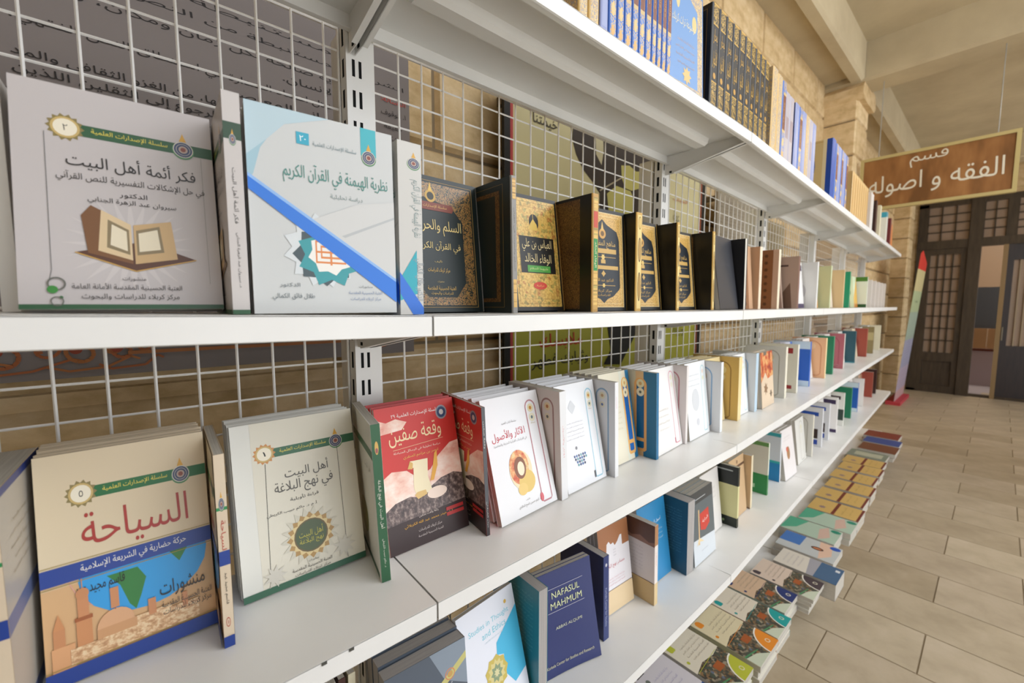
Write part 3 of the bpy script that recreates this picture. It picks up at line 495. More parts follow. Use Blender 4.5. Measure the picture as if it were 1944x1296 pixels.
DES['flag'] = dict(c='#8a9090', s='#d8d8da', f=[('r', 0, 0, 170, 240, '#5a6264'), ('r', 0, 200, 170, 240, '#3a3c3c'), ('p', [(0, 0), (170, 0), (170, 70), (0, 84)], '#d2d8dc'), ('l', [(20, 214), (110, 214)], 2.4, '#b8bcbc'), ('p', [(58, 160), (128, 166), (132, 112), (96, 96), (60, 106)], '#c83a2c'), ('t', 'الراية', 98, 132, 46, 14, '#ecd8d0', .15), ('l', [(44, 60), (52, 176)], 8, '#d8b484'), ('p', [(26, 60), (44, 86), (80, 62), (50, 70)], '#e6cfa0'), ('lines', 50, 110, 36, 1, 8, 5, '#a8acb0')], sp=[])
DES['blk'] = dict(c='#cfcb94', s='#d8d49c', f=[('r', 0, 165, 170, 240, '#141a18'), ('r', 0, 0, 170, 38, '#182018'), ('l', [(10, 222), (150, 222)], 5, '#a8aeac'), ('c', 120, 18, 5, '#8aa070'), ('l', [(0, 165), (170, 165)], 2, '#d8d49c')], sp=[('r', 0, 165, 30, 240, '#1a201c'), ('r', 0, 0, 30, 38, '#1a201c')])
DES['tan'] = dict(c='#cdb08a', s='#e0d2b0', f=[('r', 0, 0, 170, 240, '#cbae88'), ('lines', 30, 140, 205, 2, 12, 8, '#a88a68'), ('r', 0, 0, 170, 6, '#7a5a44')], sp=[])
DES['tan2'] = dict(c='#c8a880', s='#e0d2b0', f=[('r', 0, 196, 170, 206, '#5e4230'), ('c', 90, 220, 8, '#8a6a50')], sp=[])
DES['grn'] = dict(c='#d8d6c8', s='#d8dcc8', f=[('r', 0, 222, 170, 240, '#6a9a5a'), ('r', 0, 0, 170, 92, '#2f8a4c'), ('r', 50, 22, 120, 40, '#a8d0a8')], sp=[('r', 0, 0, 30, 92, '#3a8a50')])
DES['blu'] = dict(c='#cfd4da', s='#d8dcde', f=[('r', 0, 222, 170, 240, '#3aa0a8'), ('r', 0, 0, 170, 100, '#1a80b8'), ('r', 0, 90, 170, 102, '#2fa8a8'), ('r', 30, 24, 90, 46, '#9cd0e4')], sp=[])
DES['whtpic'] = dict(c='#e2dcda', s='#d6d4dc', f=[('c', 80, 120, 22, '#a87a50', 32), ('c', 66, 140, 12, '#c8584a'), ('lines', 30, 130, 200, 2, 14, 7, '#c4bcb8')], sp=[])
DES['plain'] = dict(c='#dfdad4', s='#e2ded6', f=[('lines', 30, 130, 170, 3, 18, 9, '#c4bcb4')], sp=[])
DES['twob'] = dict(c='#dcdde0', s='#dcdde0', f=[('r', 20, 190, 150, 214, '#2450a8'), ('r', 20, 50, 150, 110, '#33201c'), ('r', 20, 12, 150, 42, '#2046a0')], sp=[])
DES['darkphoto'] = dict(c='#d8d8d0', s='#e0e0d8', f=[('r', 0, 40, 170, 120, '#2c3c34'), ('c', 90, 84, 24, '#b8bcb0'), ('r', 20, 190, 150, 215, '#3c2c30')], sp=[])
def tint(c, s, extra=()): return dict(c=c, s=s, f=list(extra), sp=[])
DES['greens'] = tint('#1f7a58', '#2a8a64'); DES['blues'] = tint('#2a62b8', '#2a62b8', [('r', 0, 200, 170, 240, '#cfe0e8'), ('r', 0, 0, 170, 30, '#cfe0e8')])
DES['tealn'] = tint('#2c5560', '#2f5c66', [('r', 0, 0, 170, 8, '#3c8a98')]); DES['cream'] = tint('#dcd2b4', '#e2dabc', [('lines', 20, 140, 160, 3, 20, 9, '#c0b494')])
DES['rbrown'] = tint('#9c4a3c', '#a85c48', [('c', 80, 120, 40, '#8a3c30')]); DES['olive'] = tint('#8a7a50', '#7a6a48', [('r', 0, 120, 170, 190, '#b0a070')])
DES['purp'] = dict(c='#e2dfdc', s='#e2dfdc', f=[('r', 10, 195, 160, 225, '#332448'), ('r', 0, 0, 170, 22, '#3c2c52'), ('c', 90, 120, 26, '#d2ccd0')], sp=[])
DES['wseal'] = dict(c='#d6d4cf', s='#dcdcd8', f=[('c', 90, 90, 34, '#b8b4b4', 44)], sp=[])
DES['oran'] = tint('#d8a468', '#dca870'); DES['pgreen'] = tint('#bcc49a', '#c8d0a8', [('c', 40, 110, 16, '#4c7a48'), ('c', 40, 190, 8, '#5a8450')])
DES['wpink'] = tint('#ddd2c0', '#ddd4c4', [('f', 60, 30, 120, 120, 5, '#b89c8c')]); DES['beige'] = tint('#cfb284', '#d2b68a')
DES['grnslant'] = tint('#1f8a60', '#2a946c'); DES['amber'] = tint('#d8a838', '#dcae48', [('r', 0, 0, 170, 30, '#c88430'), ('p', [(0, 240), (170, 240), (0, 60)], '#cfdcbc')])
DES['wgreen'] = tint('#dbe2d2', '#dbe2d2', [('r', 20, 205, 170, 240, '#4a7a2c'), ('r', 0, 0, 170, 26, '#2c5a34')])
DES['black'] = dict(c='#14120f', s='#14120f', hard=1, f=[('f', 10, 10, 160, 230, 2, '#7a5c28')], sp=[('r', 1, 4, 29, 66, 'CALLI'), ('r', 1, 196, 29, 236, 'CALLI'), ('t', 'بحار', 15, 168, 22, 34, '#c99b3f'), ('t', 'الأنوار', 15, 120, 24, 44, '#d0a448'), ('c', 15, 82, 7, '#c08f3a'), ('r', 1, 66, 29, 69, '#c9a04a'), ('r', 1, 193, 29, 196, '#c9a04a'), ('r', 1, 0, 29, 4, '#c9a04a'), ('r', 1, 236, 29, 240, '#c9a04a')])
def bspine(a, b, d): return [('r', 1, 0, 29, 240, a), ('r', 3, 95, 27, 165, b), ('c', 15, 200, 8, d, 14), ('c', 15, 50, 8, d, 16)]
DES['bluevol'] = dict(c='#1c3c86', s='#3a68b8', hard=1, f=[('f', 10, 10, 160, 230, 8, 'BLUEORN')], sp=[('r', 1, 0, 29, 240, 'BLUEORN'), ('r', 2, 98, 28, 200, '#7a4226'), ('r', 2, 90, 28, 98, '#cdb078'), ('r', 2, 200, 28, 208, '#cdb078'), ('c', 15, 60, 9, '#d8bc80', 12), ('c', 15, 24, 9, '#d8a860', 9), ('t', 'موسوعة', 15, 150, 60, 12, '#d8b070', -math.pi/2)])
DES['goldvol'] = dict(c='#b8a070', s='#d0ac68', hard=1, f=[('r', 0, 0, 170, 240, 'CREAMORN')], sp=[('r', 1, 0, 29, 240, 'CREAMORN')])
DES['lilacvol'] = dict(c='#3c4c86', s='#8a94c0', hard=1, f=[], sp=[('r', 4, 20, 26, 220, '#98a2c8'), ('t', 'موسوعة', 15, 150, 60, 12, '#d0c8c0', -math.pi/2)])
DES['greyvol'] = dict(c='#8a8a96', s='#aea8b4', hard=1, f=[], sp=[('r', 3, 10, 27, 230, '#b4acb0'), ('r', 3, 90, 27, 160, '#9c8a90')])
DES['bigblue'] = dict(c='#6088bc', s='#5078b0', hard=1, f=[('r', 4, 4, 166, 236, 'CREAMORN'), ('p', [(24, 30), (144, 30), (144, 200), (84, 236), (24, 200)], '#6a94c8'), ('c', 60, 205, 8, '#d8c488', 22), ('c', 130, 170, 10, '#d8c07c', 18), ('t', 'موسوعة تراث كربلاء', 86, 160, 100, 24, '#d8cfae'), ('lines', 50, 130, 120, 4, 16, 8, '#c0a8a0'), ('star', 96, 50, 20, 12, 8, '#d8b46c')], sp=[])
DES['ovalblue'] = dict(c='#c8ae78', s='#22489c', hard=1, f=[('r', 0, 0, 170, 240, '#c9b07c'), ('f', 6, 6, 150, 234, 6, '#b8945c'), ('c', 70, 140, 38, '#1f4a9c', 66), ('c', 70, 60, 20, '#a88a50', 40), ('r', 136, 0, 150, 240, '#d8c8a0'), ('r', 150, 0, 170, 240, '#1f459a')], sp=[('r', 2, 0, 28, 240, '#2450a8')])
DES['orangebk'] = tint('#e08a44', '#e08a44', [('r', 0, 0, 170, 240, '#e08c46')])
DES['tealtop'] = tint('#dcdccf', '#dcdccf', [('r', 0, 200, 170, 240, '#3c9ab0')]); DES['tealtop']['sp'] = [('r', 1, 205, 29, 240, '#3c9ab0')]
DES['tanvol'] = dict(c='#c8a46a', s='#d0ae74', hard=1, f=[], sp=[('r', 3, 20, 27, 220, '#c29a5c')])
DES['dkred'] = tint('#6a2a2c', '#7a3434'); DES['whitevol'] = tint('#dcd4cc', '#dcd4cc', [])
def basebk(acc, top='#d8ccb4', tab=None, dk='CITY', c='#dcd4c0'):
    tab = tab or acc
    qc = [(170, 0)]+[(170-60*math.cos(math.pi/2*i/8)*1.25, 60*math.sin(math.pi/2*i/8)*1.25) for i in range(9)]
    qo = [(170, 0)]+[(170-64*math.cos(math.pi/2*i/8)*1.25, 64*math.sin(math.pi/2*i/8)*1.25) for i in range(9)]
    return [('r', 0, 0, 170, 240, top), ('p', [(0, 20), (60, 0), (170, 0), (170, 118), (120, 112), (60, 122), (0, 110)], dk), ('p', [(0, 44), (50, 30), (90, 0), (0, 0)], '#c4cbb4'), ('p', [(0, 52), (70, 36), (72, 32), (0, 46)], '#4a8a5c'),
            ('capf', 26, 205, 236, 14, tab), ('lines', 40, 160, 196, 4, 17, 9, '#9a8e7c'), ('c', 20, 150, 6, acc), ('l', [(8, 108), (150, 118)], 1.5, acc), ('r', 70, 66, 110, 92, '#a0562c'), ('p', qo, '#e8e4d8'), ('p', qc, acc), ('c', 140, 26, 9, '#d8d0b8'), ('c', 140, 26, 6, acc)]
for nm, a, t, d in (('b_lime', '#b4b83c', '#d8d0bc', 'CITY'), ('b_orange', '#e08a2c', '#d8cca8', 'CITY'), ('b_teal', '#1f9a96', '#dad0bc', 'CITY'), ('b_navy', '#26356c', '#ccae90', 'CITY'), ('b_plum', '#463a40', '#d2beac', 'CITY')):
    DES[nm] = dict(c='#e0dccf', s=a, f=basebk(a, t, None, d), sp=[('r', 0, 0, 30, 52, a)], pg='PAPER')
DES['b_lav'] = dict(c='#cfcbd4', s='#d8d6da', f=[('r', 0, 0, 170, 240, '#cdc8cc'), ('r', 10, 226, 50, 238, '#2c2a2c'), ('c', 30, 200, 8, '#6a7068'), ('lines', 40, 130, 190, 4, 18, 10, '#9a94b4'), ('p', [(0, 0), (170, 0), (170, 90), (0, 60)], '#3c5c96')], sp=[])
DES['b_grey'] = dict(c='#6a6a74', s='#d8d6d8', f=[('r', 0, 0, 170, 240, '#9c9aa0'), ('p', [(0, 110), (170, 130), (170, 240), (0, 240)], '#d2cabc'), ('lines', 30, 140, 210, 4, 20, 11, '#a8a0a4'), ('r', 0, 0, 170, 84, '#3f5f80'), ('r', 124, 10, 146, 26, '#cfd2d4')], sp=[])
DES['b_rain'] = dict(c='#c6c8c8', s='#dadcde', f=[('r', 0, 0, 170, 240, '#b9bcba'), ('r', 60, 150, 170, 240, '#3f70b0'), ('p', [(0, 60), (170, 90), (170, 40), (60, 20)], '#d8b49c'), ('c', 90, 84, 16, '#4a2a24', 26), ('c', 90, 84, 8, '#c07850', 18), ('c', 145, 24, 18, '#1f50a8', 22)], sp=[])
DES['b_green'] = dict(c='#bcc6b8', s='#dadcda', f=[('r', 0, 0, 170, 240, '#a8bca8'), ('p', [(0, 240), (170, 240), (170, 150), (60, 180)], '#4aa080'), ('p', [(0, 70), (120, 90), (170, 60), (60, 30)], '#c8a898'), ('c', 145, 24, 18, '#1f8068', 22)], sp=[])
DES['b_tan'] = dict(c='#c9a25c', s='#6e2c26', f=[('r', 0, 0, 170, 240, '#c8a560'), ('r', 0, 112, 170, 128, '#6e2c22'), ('r', 0, 0, 170, 12, '#6e2c26'), ('t', 'كتاب الفقه', 85, 82, 110, 14, '#9a7a40'), ('t', 'الجزء الأول', 85, 50, 90, 10, '#9a7a40'), ('star', 60, 180, 20, 12, 8, '#8a7070')], sp=[])
DES['b_redb'] = tint('#7c2a20', '#8a3424', [('r', 0, 0, 170, 240, '#7a2a20')]); DES['b_bluebk'] = tint('#2a458a', '#2a458a'); DES['b_brown'] = tint('#6e3c26', '#74402a'); DES['b_grn'] = tint('#7c8474', '#8a9080', [('r', 40, 30, 130, 200, '#b0b098')])
DES['dkbrown'] = tint('#3a2420', '#4a2c26', [('c', 80, 120, 40, '#5a3a30')])
DES['bluewhite'] = tint('#dcdde6', '#3c64b0', [('p', [(60, 0), (170, 80), (170, 0)], '#3c68b8')])
DES['yellowbk'] = tint('#c8c070', '#c8c070', [('r', 0, 0, 170, 60, '#a8a44a')])

# ---------------------------------------------------------------- books
MESHES = {}
def book_meshes(dk, w, h, t):
    key = (dk, round(w, 3), round(h, 3), round(t, 3))
    if key in MESHES: return MESHES[key]
    d = DES[dk]; hard = d.get('hard', 0); side = d.get('side', 'R'); b = .0026 if hard else .0009; ins = .003 if hard else .0004
    t = max(t, .005); cov = MB(); c, s = d['c'], d['s']; curl = d.get('curl', 0)
    xs0, xs1 = (w-b, w) if side == 'R' else (0, b)
    if curl:      # limp paperback: the front cover bows away from the pages at its lower corner
        n = 8; vs = []; fs = []
        for j in range(n+1):
            for i in range(n+1):
                u, v = i/n, j/n; q = .016*(u if side == 'L' else 1-u)**2*(1-v)**1.5
                vs.append((w*u, -q-.0004, h*v))
        for j in range(n):
            for i in range(n):
                a = j*(n+1)+i; fs.append((a, a+1, a+n+2, a+n+1))
        cov.add(vs, fs, c); vs2 = [(x, y+b, z) for x, y, z in vs]; cov.add(vs2, [f[::-1] for f in fs], c)
    else: cov.box((0, 0, 0), (w, b, h), c)
    cov.box((0, t-b, 0), (w, t, h), c)
    if hard:      # rounded hardback spine
        n = 6; sg = 1 if side == 'R' else -1; x0 = w if side == 'R' else 0
        arc = [(x0+sg*.0004, 0), (x0+sg*.0022, t*.05), (x0+sg*.0030, t*.12), (x0+sg*.0030, t*.88), (x0+sg*.0022, t*.95), (x0+sg*.0004, t)]
        arc2 = [(x0-sg*.0015, t), (x0-sg*.0015, 0)]
        cov.prism(arc+arc2, 'z', 0, h, s)
    else: cov.box((xs0-.0001, .0002, 0), (xs1+.0002, t-.0002, h), s)
    pg = MB(); x0, x1 = (ins, w-b) if side == 'R' else (b, w-ins)
    pg.box((x0, b+.00005, ins), (x1, t-b-.00005, h-ins), d.get('pg', 'PAPER'))
    out = [('cover', cov.mesh('cover')), ('page_block', pg.mesh('page_block'))]
    if d['f']:
        fp = flat_print(d['f'], w/170, h/240)
        if curl:
            fp.v = [(x, y-.0015-.016*((x/w) if side == 'L' else 1-x/w)**2*(1-z/h)**1.5, z) for x, y, z in fp.v]
        out.append(('front_print', fp.mesh('front_print')))
    if d.get('sp'):
        sp = flat_print(d['sp'], t/30, h/240)
        x0 = w if side == 'R' else 0
        if hard:
            sp.v = [(x0-y+.0030, t*.12+.76*x, z) for x, y, z in sp.v]
        else: sp.v = [(x0-y+.0001, x, z) for x, y, z in sp.v]
        out.append(('spine_print', sp.mesh('spine_print')))
    if d.get('b'):
        bp = flat_print(d['b'], w/170, h/240)
        bp.v = [(w-x, t-y, z) for x, y, z in bp.v]
        out.append(('back_print', bp.mesh('back_print')))
    MESHES[key] = out
    return out
def book(name, label, dk, w, h, t, mat, group=None, prints=True):
    r = thing(name, label, 'book', mat, group)
    cv = None
    for n, me in book_meshes(dk, w, h, t):
        if not prints and n == 'front_print': continue
        o = link(n, me, cv if n.endswith('_print') else r)
        if n == 'cover': cv = o
    return r
A = 0.0385                              # the far run of shelving stands turned by this angle
JX = 1.339
def lip(x): return .5 if x < JX else .5+(x-JX)*math.tan(A)
def dz0(x, shelf): return .016*(.286-x)*(1 if shelf == 2 else .6) if x < .286 and shelf in (2, 3) else 0
ZS = {1: .5, 2: -.0135, 3: -.4265, 4: -.850, 5: -1.27}
def matF(x, y, z, yaw, lean): return Matrix.Translation((x, y, z+H0)) @ Matrix.Rotation(yaw, 4, 'Z') @ Matrix.Rotation(-lean, 4, 'X')
ORD = ['front', 'second', 'third', 'fourth', 'fifth', 'sixth']
NAMES = {2: 'eye-level shelf', 3: 'middle shelf', 4: 'lower shelf', 1: 'top shelf', 5: 'bottom shelf'}
def stack(dk, desc, shelf, x, y, yaw, w, t, h, lean, n=3, gap=.0, fan=0, kind='face-out', group=None):
    """n copies leaning one behind another against the mesh; the front one shows its cover"""
    tl = t
    for i in range(n):
        dd = i*(tl+gap)/math.cos(lean)
        px, py = x-math.sin(yaw)*dd+random.uniform(-.001, .001)*(i > 0), y+math.cos(yaw)*dd
        le = lean+fan*i; hh = h+(random.uniform(-.0015, .0015) if i else 0)
        if i == 0: lb = desc
        else: lb = f'{ORD[i]} of pile: '+' '.join(desc.split()[:13])
        book('paperback_book' if not DES[dk].get('hard') else 'hardback_book', lb, dk, w, hh, t, matF(px, py, ZS[shelf]+dz0(x, shelf)+.0006+tl*math.sin(le), yaw, le), group or 'books on the '+NAMES[shelf], prints=(i == 0))
def perp(dk, desc, shelf, x, y, yaw, w, t, h, lean):
    """book standing at right angles to the wall, spine out; local x runs from the wall to the front"""
    m = Matrix.Translation((x, y, ZS[shelf]+dz0(x, shelf)+H0+.0006+max(0, math.sin(lean))*0)) @ Matrix.Rotation(yaw, 4, 'Z') @ Matrix.Rotation(lean, 4, 'Y')
    m = m @ Matrix.Translation((0, w, 0)) @ Matrix.Rotation(-math.pi/2, 4, 'Z')
    if lean < 0: m = Matrix.Translation((0, 0, 0)) @ m
    elif lean > 0: m = Matrix.Translation((0, 0, math.sin(lean)*t)) @ m
    book('paperback_book' if not DES[dk].get('hard') else 'hardback_book', desc, dk, w, h, t, m, 'books on the '+NAMES[shelf])

# ---------------------------------------------------------------- the setting
def setting():
    # floor: running-bond marble tiles laid proud of the grout bed
    fl = MB().box((-1.6, -1.12, -.05), (4.9, 1.35, -.004), 'GROUT').box((4.9, -2.4, -.05), (9.9, 1.35, -.004), 'GROUT').obj('floor'); struct(fl)
    tm = {}
    for i in range(-12, 26):
        x = 2.463+.3*i; y0 = .12 if i % 2 == 1 else -.165
        for j in range(-5, 3):
            a, b = y0+.57*j, y0+.57*(j+1); a, b = max(a, -2.4 if x > 4.8 else -1.12), min(b, 1.3)
            if b-a < .05: continue
            k = round(b-a, 3)
            if k not in tm:
                g = .0016; m = MB(); z = .0; c = .0015
                vs = [(g, g, -.006), (.3-g, g, -.006), (.3-g, k-g, -.006), (g, k-g, -.006), (g+c, g+c, z), (.3-g-c, g+c, z), (.3-g-c, k-g-c, z), (g+c, k-g-c, z)]
                m.add(vs, [(4, 5, 6, 7), (0, 1, 5, 4), (1, 2, 6, 5), (2, 3, 7, 6), (3, 0, 4, 7)], 'TILE'); tm[k] = m.mesh('floor_tile')
            link('floor_tile', tm[k], fl, Matrix.Translation((x, a, random.uniform(-.0006, .0006))))
    # stone wall behind the shelving, in courses
    wl = MB().box((-1.6, 1.22, 0), (9.7, 1.4, 3.62), 'GROUT').obj('wall_back'); struct(wl)
    bm_ = {}
    def block(w, h, d, mat, par, name='stone_block', inset=.006):
        k = (round(w, 3), round(h, 3), round(d, 3))
        if k not in bm_:
            g = .004; c = .012; m = MB()
            vs = [(g, 0, g), (w-g, 0, g), (w-g, 0, h-g), (g, 0, h-g), (g+c, -d, g+c), (w-g-c, -d, g+c), (w-g-c, -d, h-g-c), (g+c, -d, h-g-c)]
            m.add(vs, [(4, 5, 6, 7), (0, 1, 5, 4), (1, 2, 6, 5), (2, 3, 7, 6), (3, 0, 4, 7)], 'STONE'); bm_[k] = m.mesh(name)
        return link(name, bm_[k], par, mat)
    zc = [0, .34, .68, .98, 1.30, 1.60, 1.92, 2.22, 2.54, 2.86, 3.18, 3.5]
    for r in range(11):
        x = -1.6+(.0 if r % 2 else -.33)
        while x < 9.7:
            a, b = max(x, -1.6), min(x+.66, 9.7)
            if b-a > .1: block(b-a, zc[r+1]-zc[r], .02 if r != 3 else .035, Matrix.Translation((a, 1.222, zc[r])), wl)
            x += .66
    # a projecting ledge moulding runs along the wall low down
    struct(MB().prism([(1.222, 1.10), (1.17, 1.12), (1.15, 1.16), (1.15, 1.20), (1.18, 1.22), (1.18, 1.25), (1.222, 1.27)], 'x', -1.6, 4.85, 'STONE').obj('trim_1'))
    # pilasters
    for n, (x0, x1, y0) in enumerate(((4.91, 5.34, .95), (9.05, 9.45, 1.0))):
        p = MB().box((x0+.01, y0+.02, 0), (x1-.01, 1.25, 3.42), 'GROUT').obj('pilaster'); struct(p)
        for r in range(11):
            h = .31 if r < 10 else .3
            z = r*.31
            block(x1-x0, h, .02, Matrix.Translation((x0, y0+.02, z)), p)
            block(1.22-y0, h, .02, Matrix.Translation((x0+.012, 1.22, z)) @ Matrix.Rotation(-math.pi/2, 4, 'Z'), p)
        struct(MB().prism([(x0-.05, 3.30), (x0-.05, 3.36), (x0, 3.42), (x1, 3.42), (x1+.05, 3.36), (x1+.05, 3.30), (x1, 3.26), (x0, 3.26)], 'y', y0-.04, 1.25, 'STONE').obj('trim_%d' % (n+2)))
    # ceiling slab, long lintel beams and transverse beams
    struct(MB().box((-1.6, -1.0, 3.72), (4.9, 1.4, 3.85), 'PLASTER').box((4.9, -2.4, 3.72), (9.9, 1.4, 3.85), 'PLASTER').obj('ceiling'))
    struct(MB().box((-1.7, -2.4, -.05), (-1.6, 1.4, 3.85), 'PLASTER').obj('wall_left'))  # unseen end wall added to cut the light on the left bays
    for n, (x0, x1) in enumerate(((-1.6, 4.86), (5.23, 9.7))):
        struct(MB().prism([(.91, 3.72), (.91, 3.42), (.93, 3.40), (1.0, 3.40), (1.0, 3.46), (1.3, 3.46), (1.3, 3.72)], 'x', x0, x1, 'PLASTER').obj('lintel_beam'))
    for x0 in (4.87, 8.9):
        struct(MB().prism([(x0, 3.72), (x0, 3.42), (x0+.03, 3.40), (x0+.32, 3.40), (x0+.35, 3.42), (x0+.35, 3.72)], 'y', -2.4, 1.3, 'PLASTER').obj('transverse_beam'))
    # added unseen pale paving, a step lower, bouncing light up under the shelves
    struct(MB().box((-6, -9, -.25), (12, -1.13, -.15), '#d9d8d4').obj('floor_courtyard'))
    # added unseen piers on the open side; the left one dims the left bays
    for x0 in (-1.25, 4.9):
        struct(MB().box((x0, -1.55, -.15), (x0+1.05, -1.13, 3.72), 'STONE').box((x0-.05, -1.60, 0), (x0+1.10, -1.08, .14), 'STONE').obj('arcade_pier'))
    # end wall with the doors
    X = 9.7
    ew = MB().box((X, .95, 0), (X+.2, 1.4, 3.62), 'STONE').box((X, -2.4, 0), (X+.2, -.6, 3.62), 'STONE').box((X, -.6, 3.05), (X+.2, .95, 3.62), 'STONE').obj('wall_end'); struct(ew)
    def bx(m, y0, y1, z0, z1, key, x0=-.03, x1=.05): return m.box((X+x0, y0, z0), (X+x1, y1, z1), key)
    d = MB(); bx(d, .86, .97, 0, 3.05, 'DOORWOOD'); bx(d, .25, .39, 0, 3.05, 'DOORWOOD', -.06, .06); bx(d, -.6, .97, 2.33, 2.46, 'DOORWOOD', -.05); bx(d, -.6, .97, 3.0, 3.08, 'DOORWOOD'); bx(d, -.6, .97, -.0, .04, 'DOORWOOD')
    bx(d, -.08, .02, 2.46, 3.0, 'DOORWOOD')
    fr = d.obj('door_1'); struct(fr)
    # transom lights
    for y0, y1, nx, nz in ((.39, .86, 3, 4), (.02, .25, 2, 4), (-.6, -.08, 3, 5)):
        for i in range(nx+1): MB().box((X-.02, y0+(y1-y0)*i/nx-.008, 2.46), (X+.02, y0+(y1-y0)*i/nx+.008, 3.0), 'DOORWOOD').obj('glazing_bar', fr)
        for i in range(1, nz): MB().box((X-.02, y0, 2.46+.54*i/nz-.008), (X+.02, y1, 2.46+.54*i/nz+.008), 'DOORWOOD').obj('glazing_bar', fr)
        for i in range(nx):
            for j in range(nz):
                MB().box((X+.0, y0+(y1-y0)*i/nx+.008, 2.46+.54*j/nz+.008), (X+.004, y0+(y1-y0)*(i+1)/nx-.008, 2.46+.54*(j+1)/nz-.008), 'GLASS').obj('pane', fr)
    # closed left leaf
    l = MB(); bx(l, .39, .46, .04, 2.33, 'DOORWOOD'); bx(l, .80, .86, .04, 2.33, 'DOORWOOD'); bx(l, .46, .80, .04, .12, 'DOORWOOD'); bx(l, .46, .80, .52, .66, 'DOORWOOD'); bx(l, .46, .80, 2.24, 2.33, 'DOORWOOD'); bx(l, .46, .80, .12, .52, 'DOORWOOD', .0, .03)
    lf = l.obj('door_2'); struct(lf)
    for i in range(1, 4): MB().box((X-.01, .46+.34*i/4-.01, .66), (X+.02, .46+.34*i/4+.01, 2.24), 'DOORWOOD').obj('glazing_bar', lf)
    for j in range(1, 8): MB().box((X-.01, .46, .66+1.58*j/8-.008), (X+.02, .80, .66+1.58*j/8+.008), 'DOORWOOD').obj('glazing_bar', lf)
    MB().box((X+.01, .46, .66), (X+.014, .80, 2.24), 'GLASS').obj('pane', lf)
    # dark right leaf standing open towards the room, with vertical grille
    rl = thing('open_door_leaf', 'near-black door leaf with a vertical grille standing ajar at far right', 'door', Matrix.Translation((X-.02, .0, 0)) @ Matrix.Rotation(math.radians(12), 4, 'Z'))
    MB().box((-.03, -.75, .04), (.02, -.66, 2.33), 'DOORDARK').box((-.03, -.08, .04), (.02, 0, 2.33), 'DOORDARK').box((-.03, -.66, .04), (.02, -.08, .82), 'DOORDARK').box((-.03, -.66, 2.1), (.02, -.08, 2.33), 'DOORDARK').obj('door_frame', rl)
    for i in range(1, 8): MB().box((-.01, -.66+.58*i/8-.008, .82), (.01, -.66+.58*i/8+.008, 2.1), '#8a7658').obj('grille_bar', rl)
    MB().box((.012, -.66, .82), (.016, -.08, 2.1), 'GLASS').obj('pane', rl)
    MB().box((-.045, -.035, .9), (-.02, -.02, 1.1), '#6a604c').obj('door_handle', rl)
    struct(MB().box((X-.06, -.02, .0), (X-.03, .03, 2.33), '#8a7250').obj('trim_4'))
    # the room behind the doors
    struct(MB().box((X+.2, -2.4, -.05), (X+3.2, 1.4, 0), '#a8a0a4').obj('floor_far_room'))
    struct(MB().box((X+3.2, -2.4, 0), (X+3.3, 1.4, 3.6), '#a08870').obj('wall_far_room'))
    struct(MB().box((X+.2, 1.4, 0), (X+3.3, 1.5, 3.6), '#8a745c').obj('wall_far_room_side'))
    struct(MB().box((X+.2, -2.4, 3.6), (X+3.3, 1.5, 3.7), '#8a745c').obj('ceiling_far_room'))
    c = thing('wooden_cabinet', 'pale wooden cupboard seen through the open doorway', 'cabinet', Matrix.Translation((X+1.4, .1, 0)))
    MB().box((0, -.5, .62), (.4, .55, .66), '#5c2a22').box((0.02, -.48, .0), (.38, .53, .62), '#a89aa0').obj('cabinet_body', c)
    for i in range(4): MB().box((.0, -.49+.26*i, .67), (.02, -.24+.26*i, 1.02), '#b08c66').obj('cabinet_panel', c)
    MB().box((.1, -.45, 1.02), (.14, .2, 1.75), '#5c6470').obj('glass_door', c)
setting()

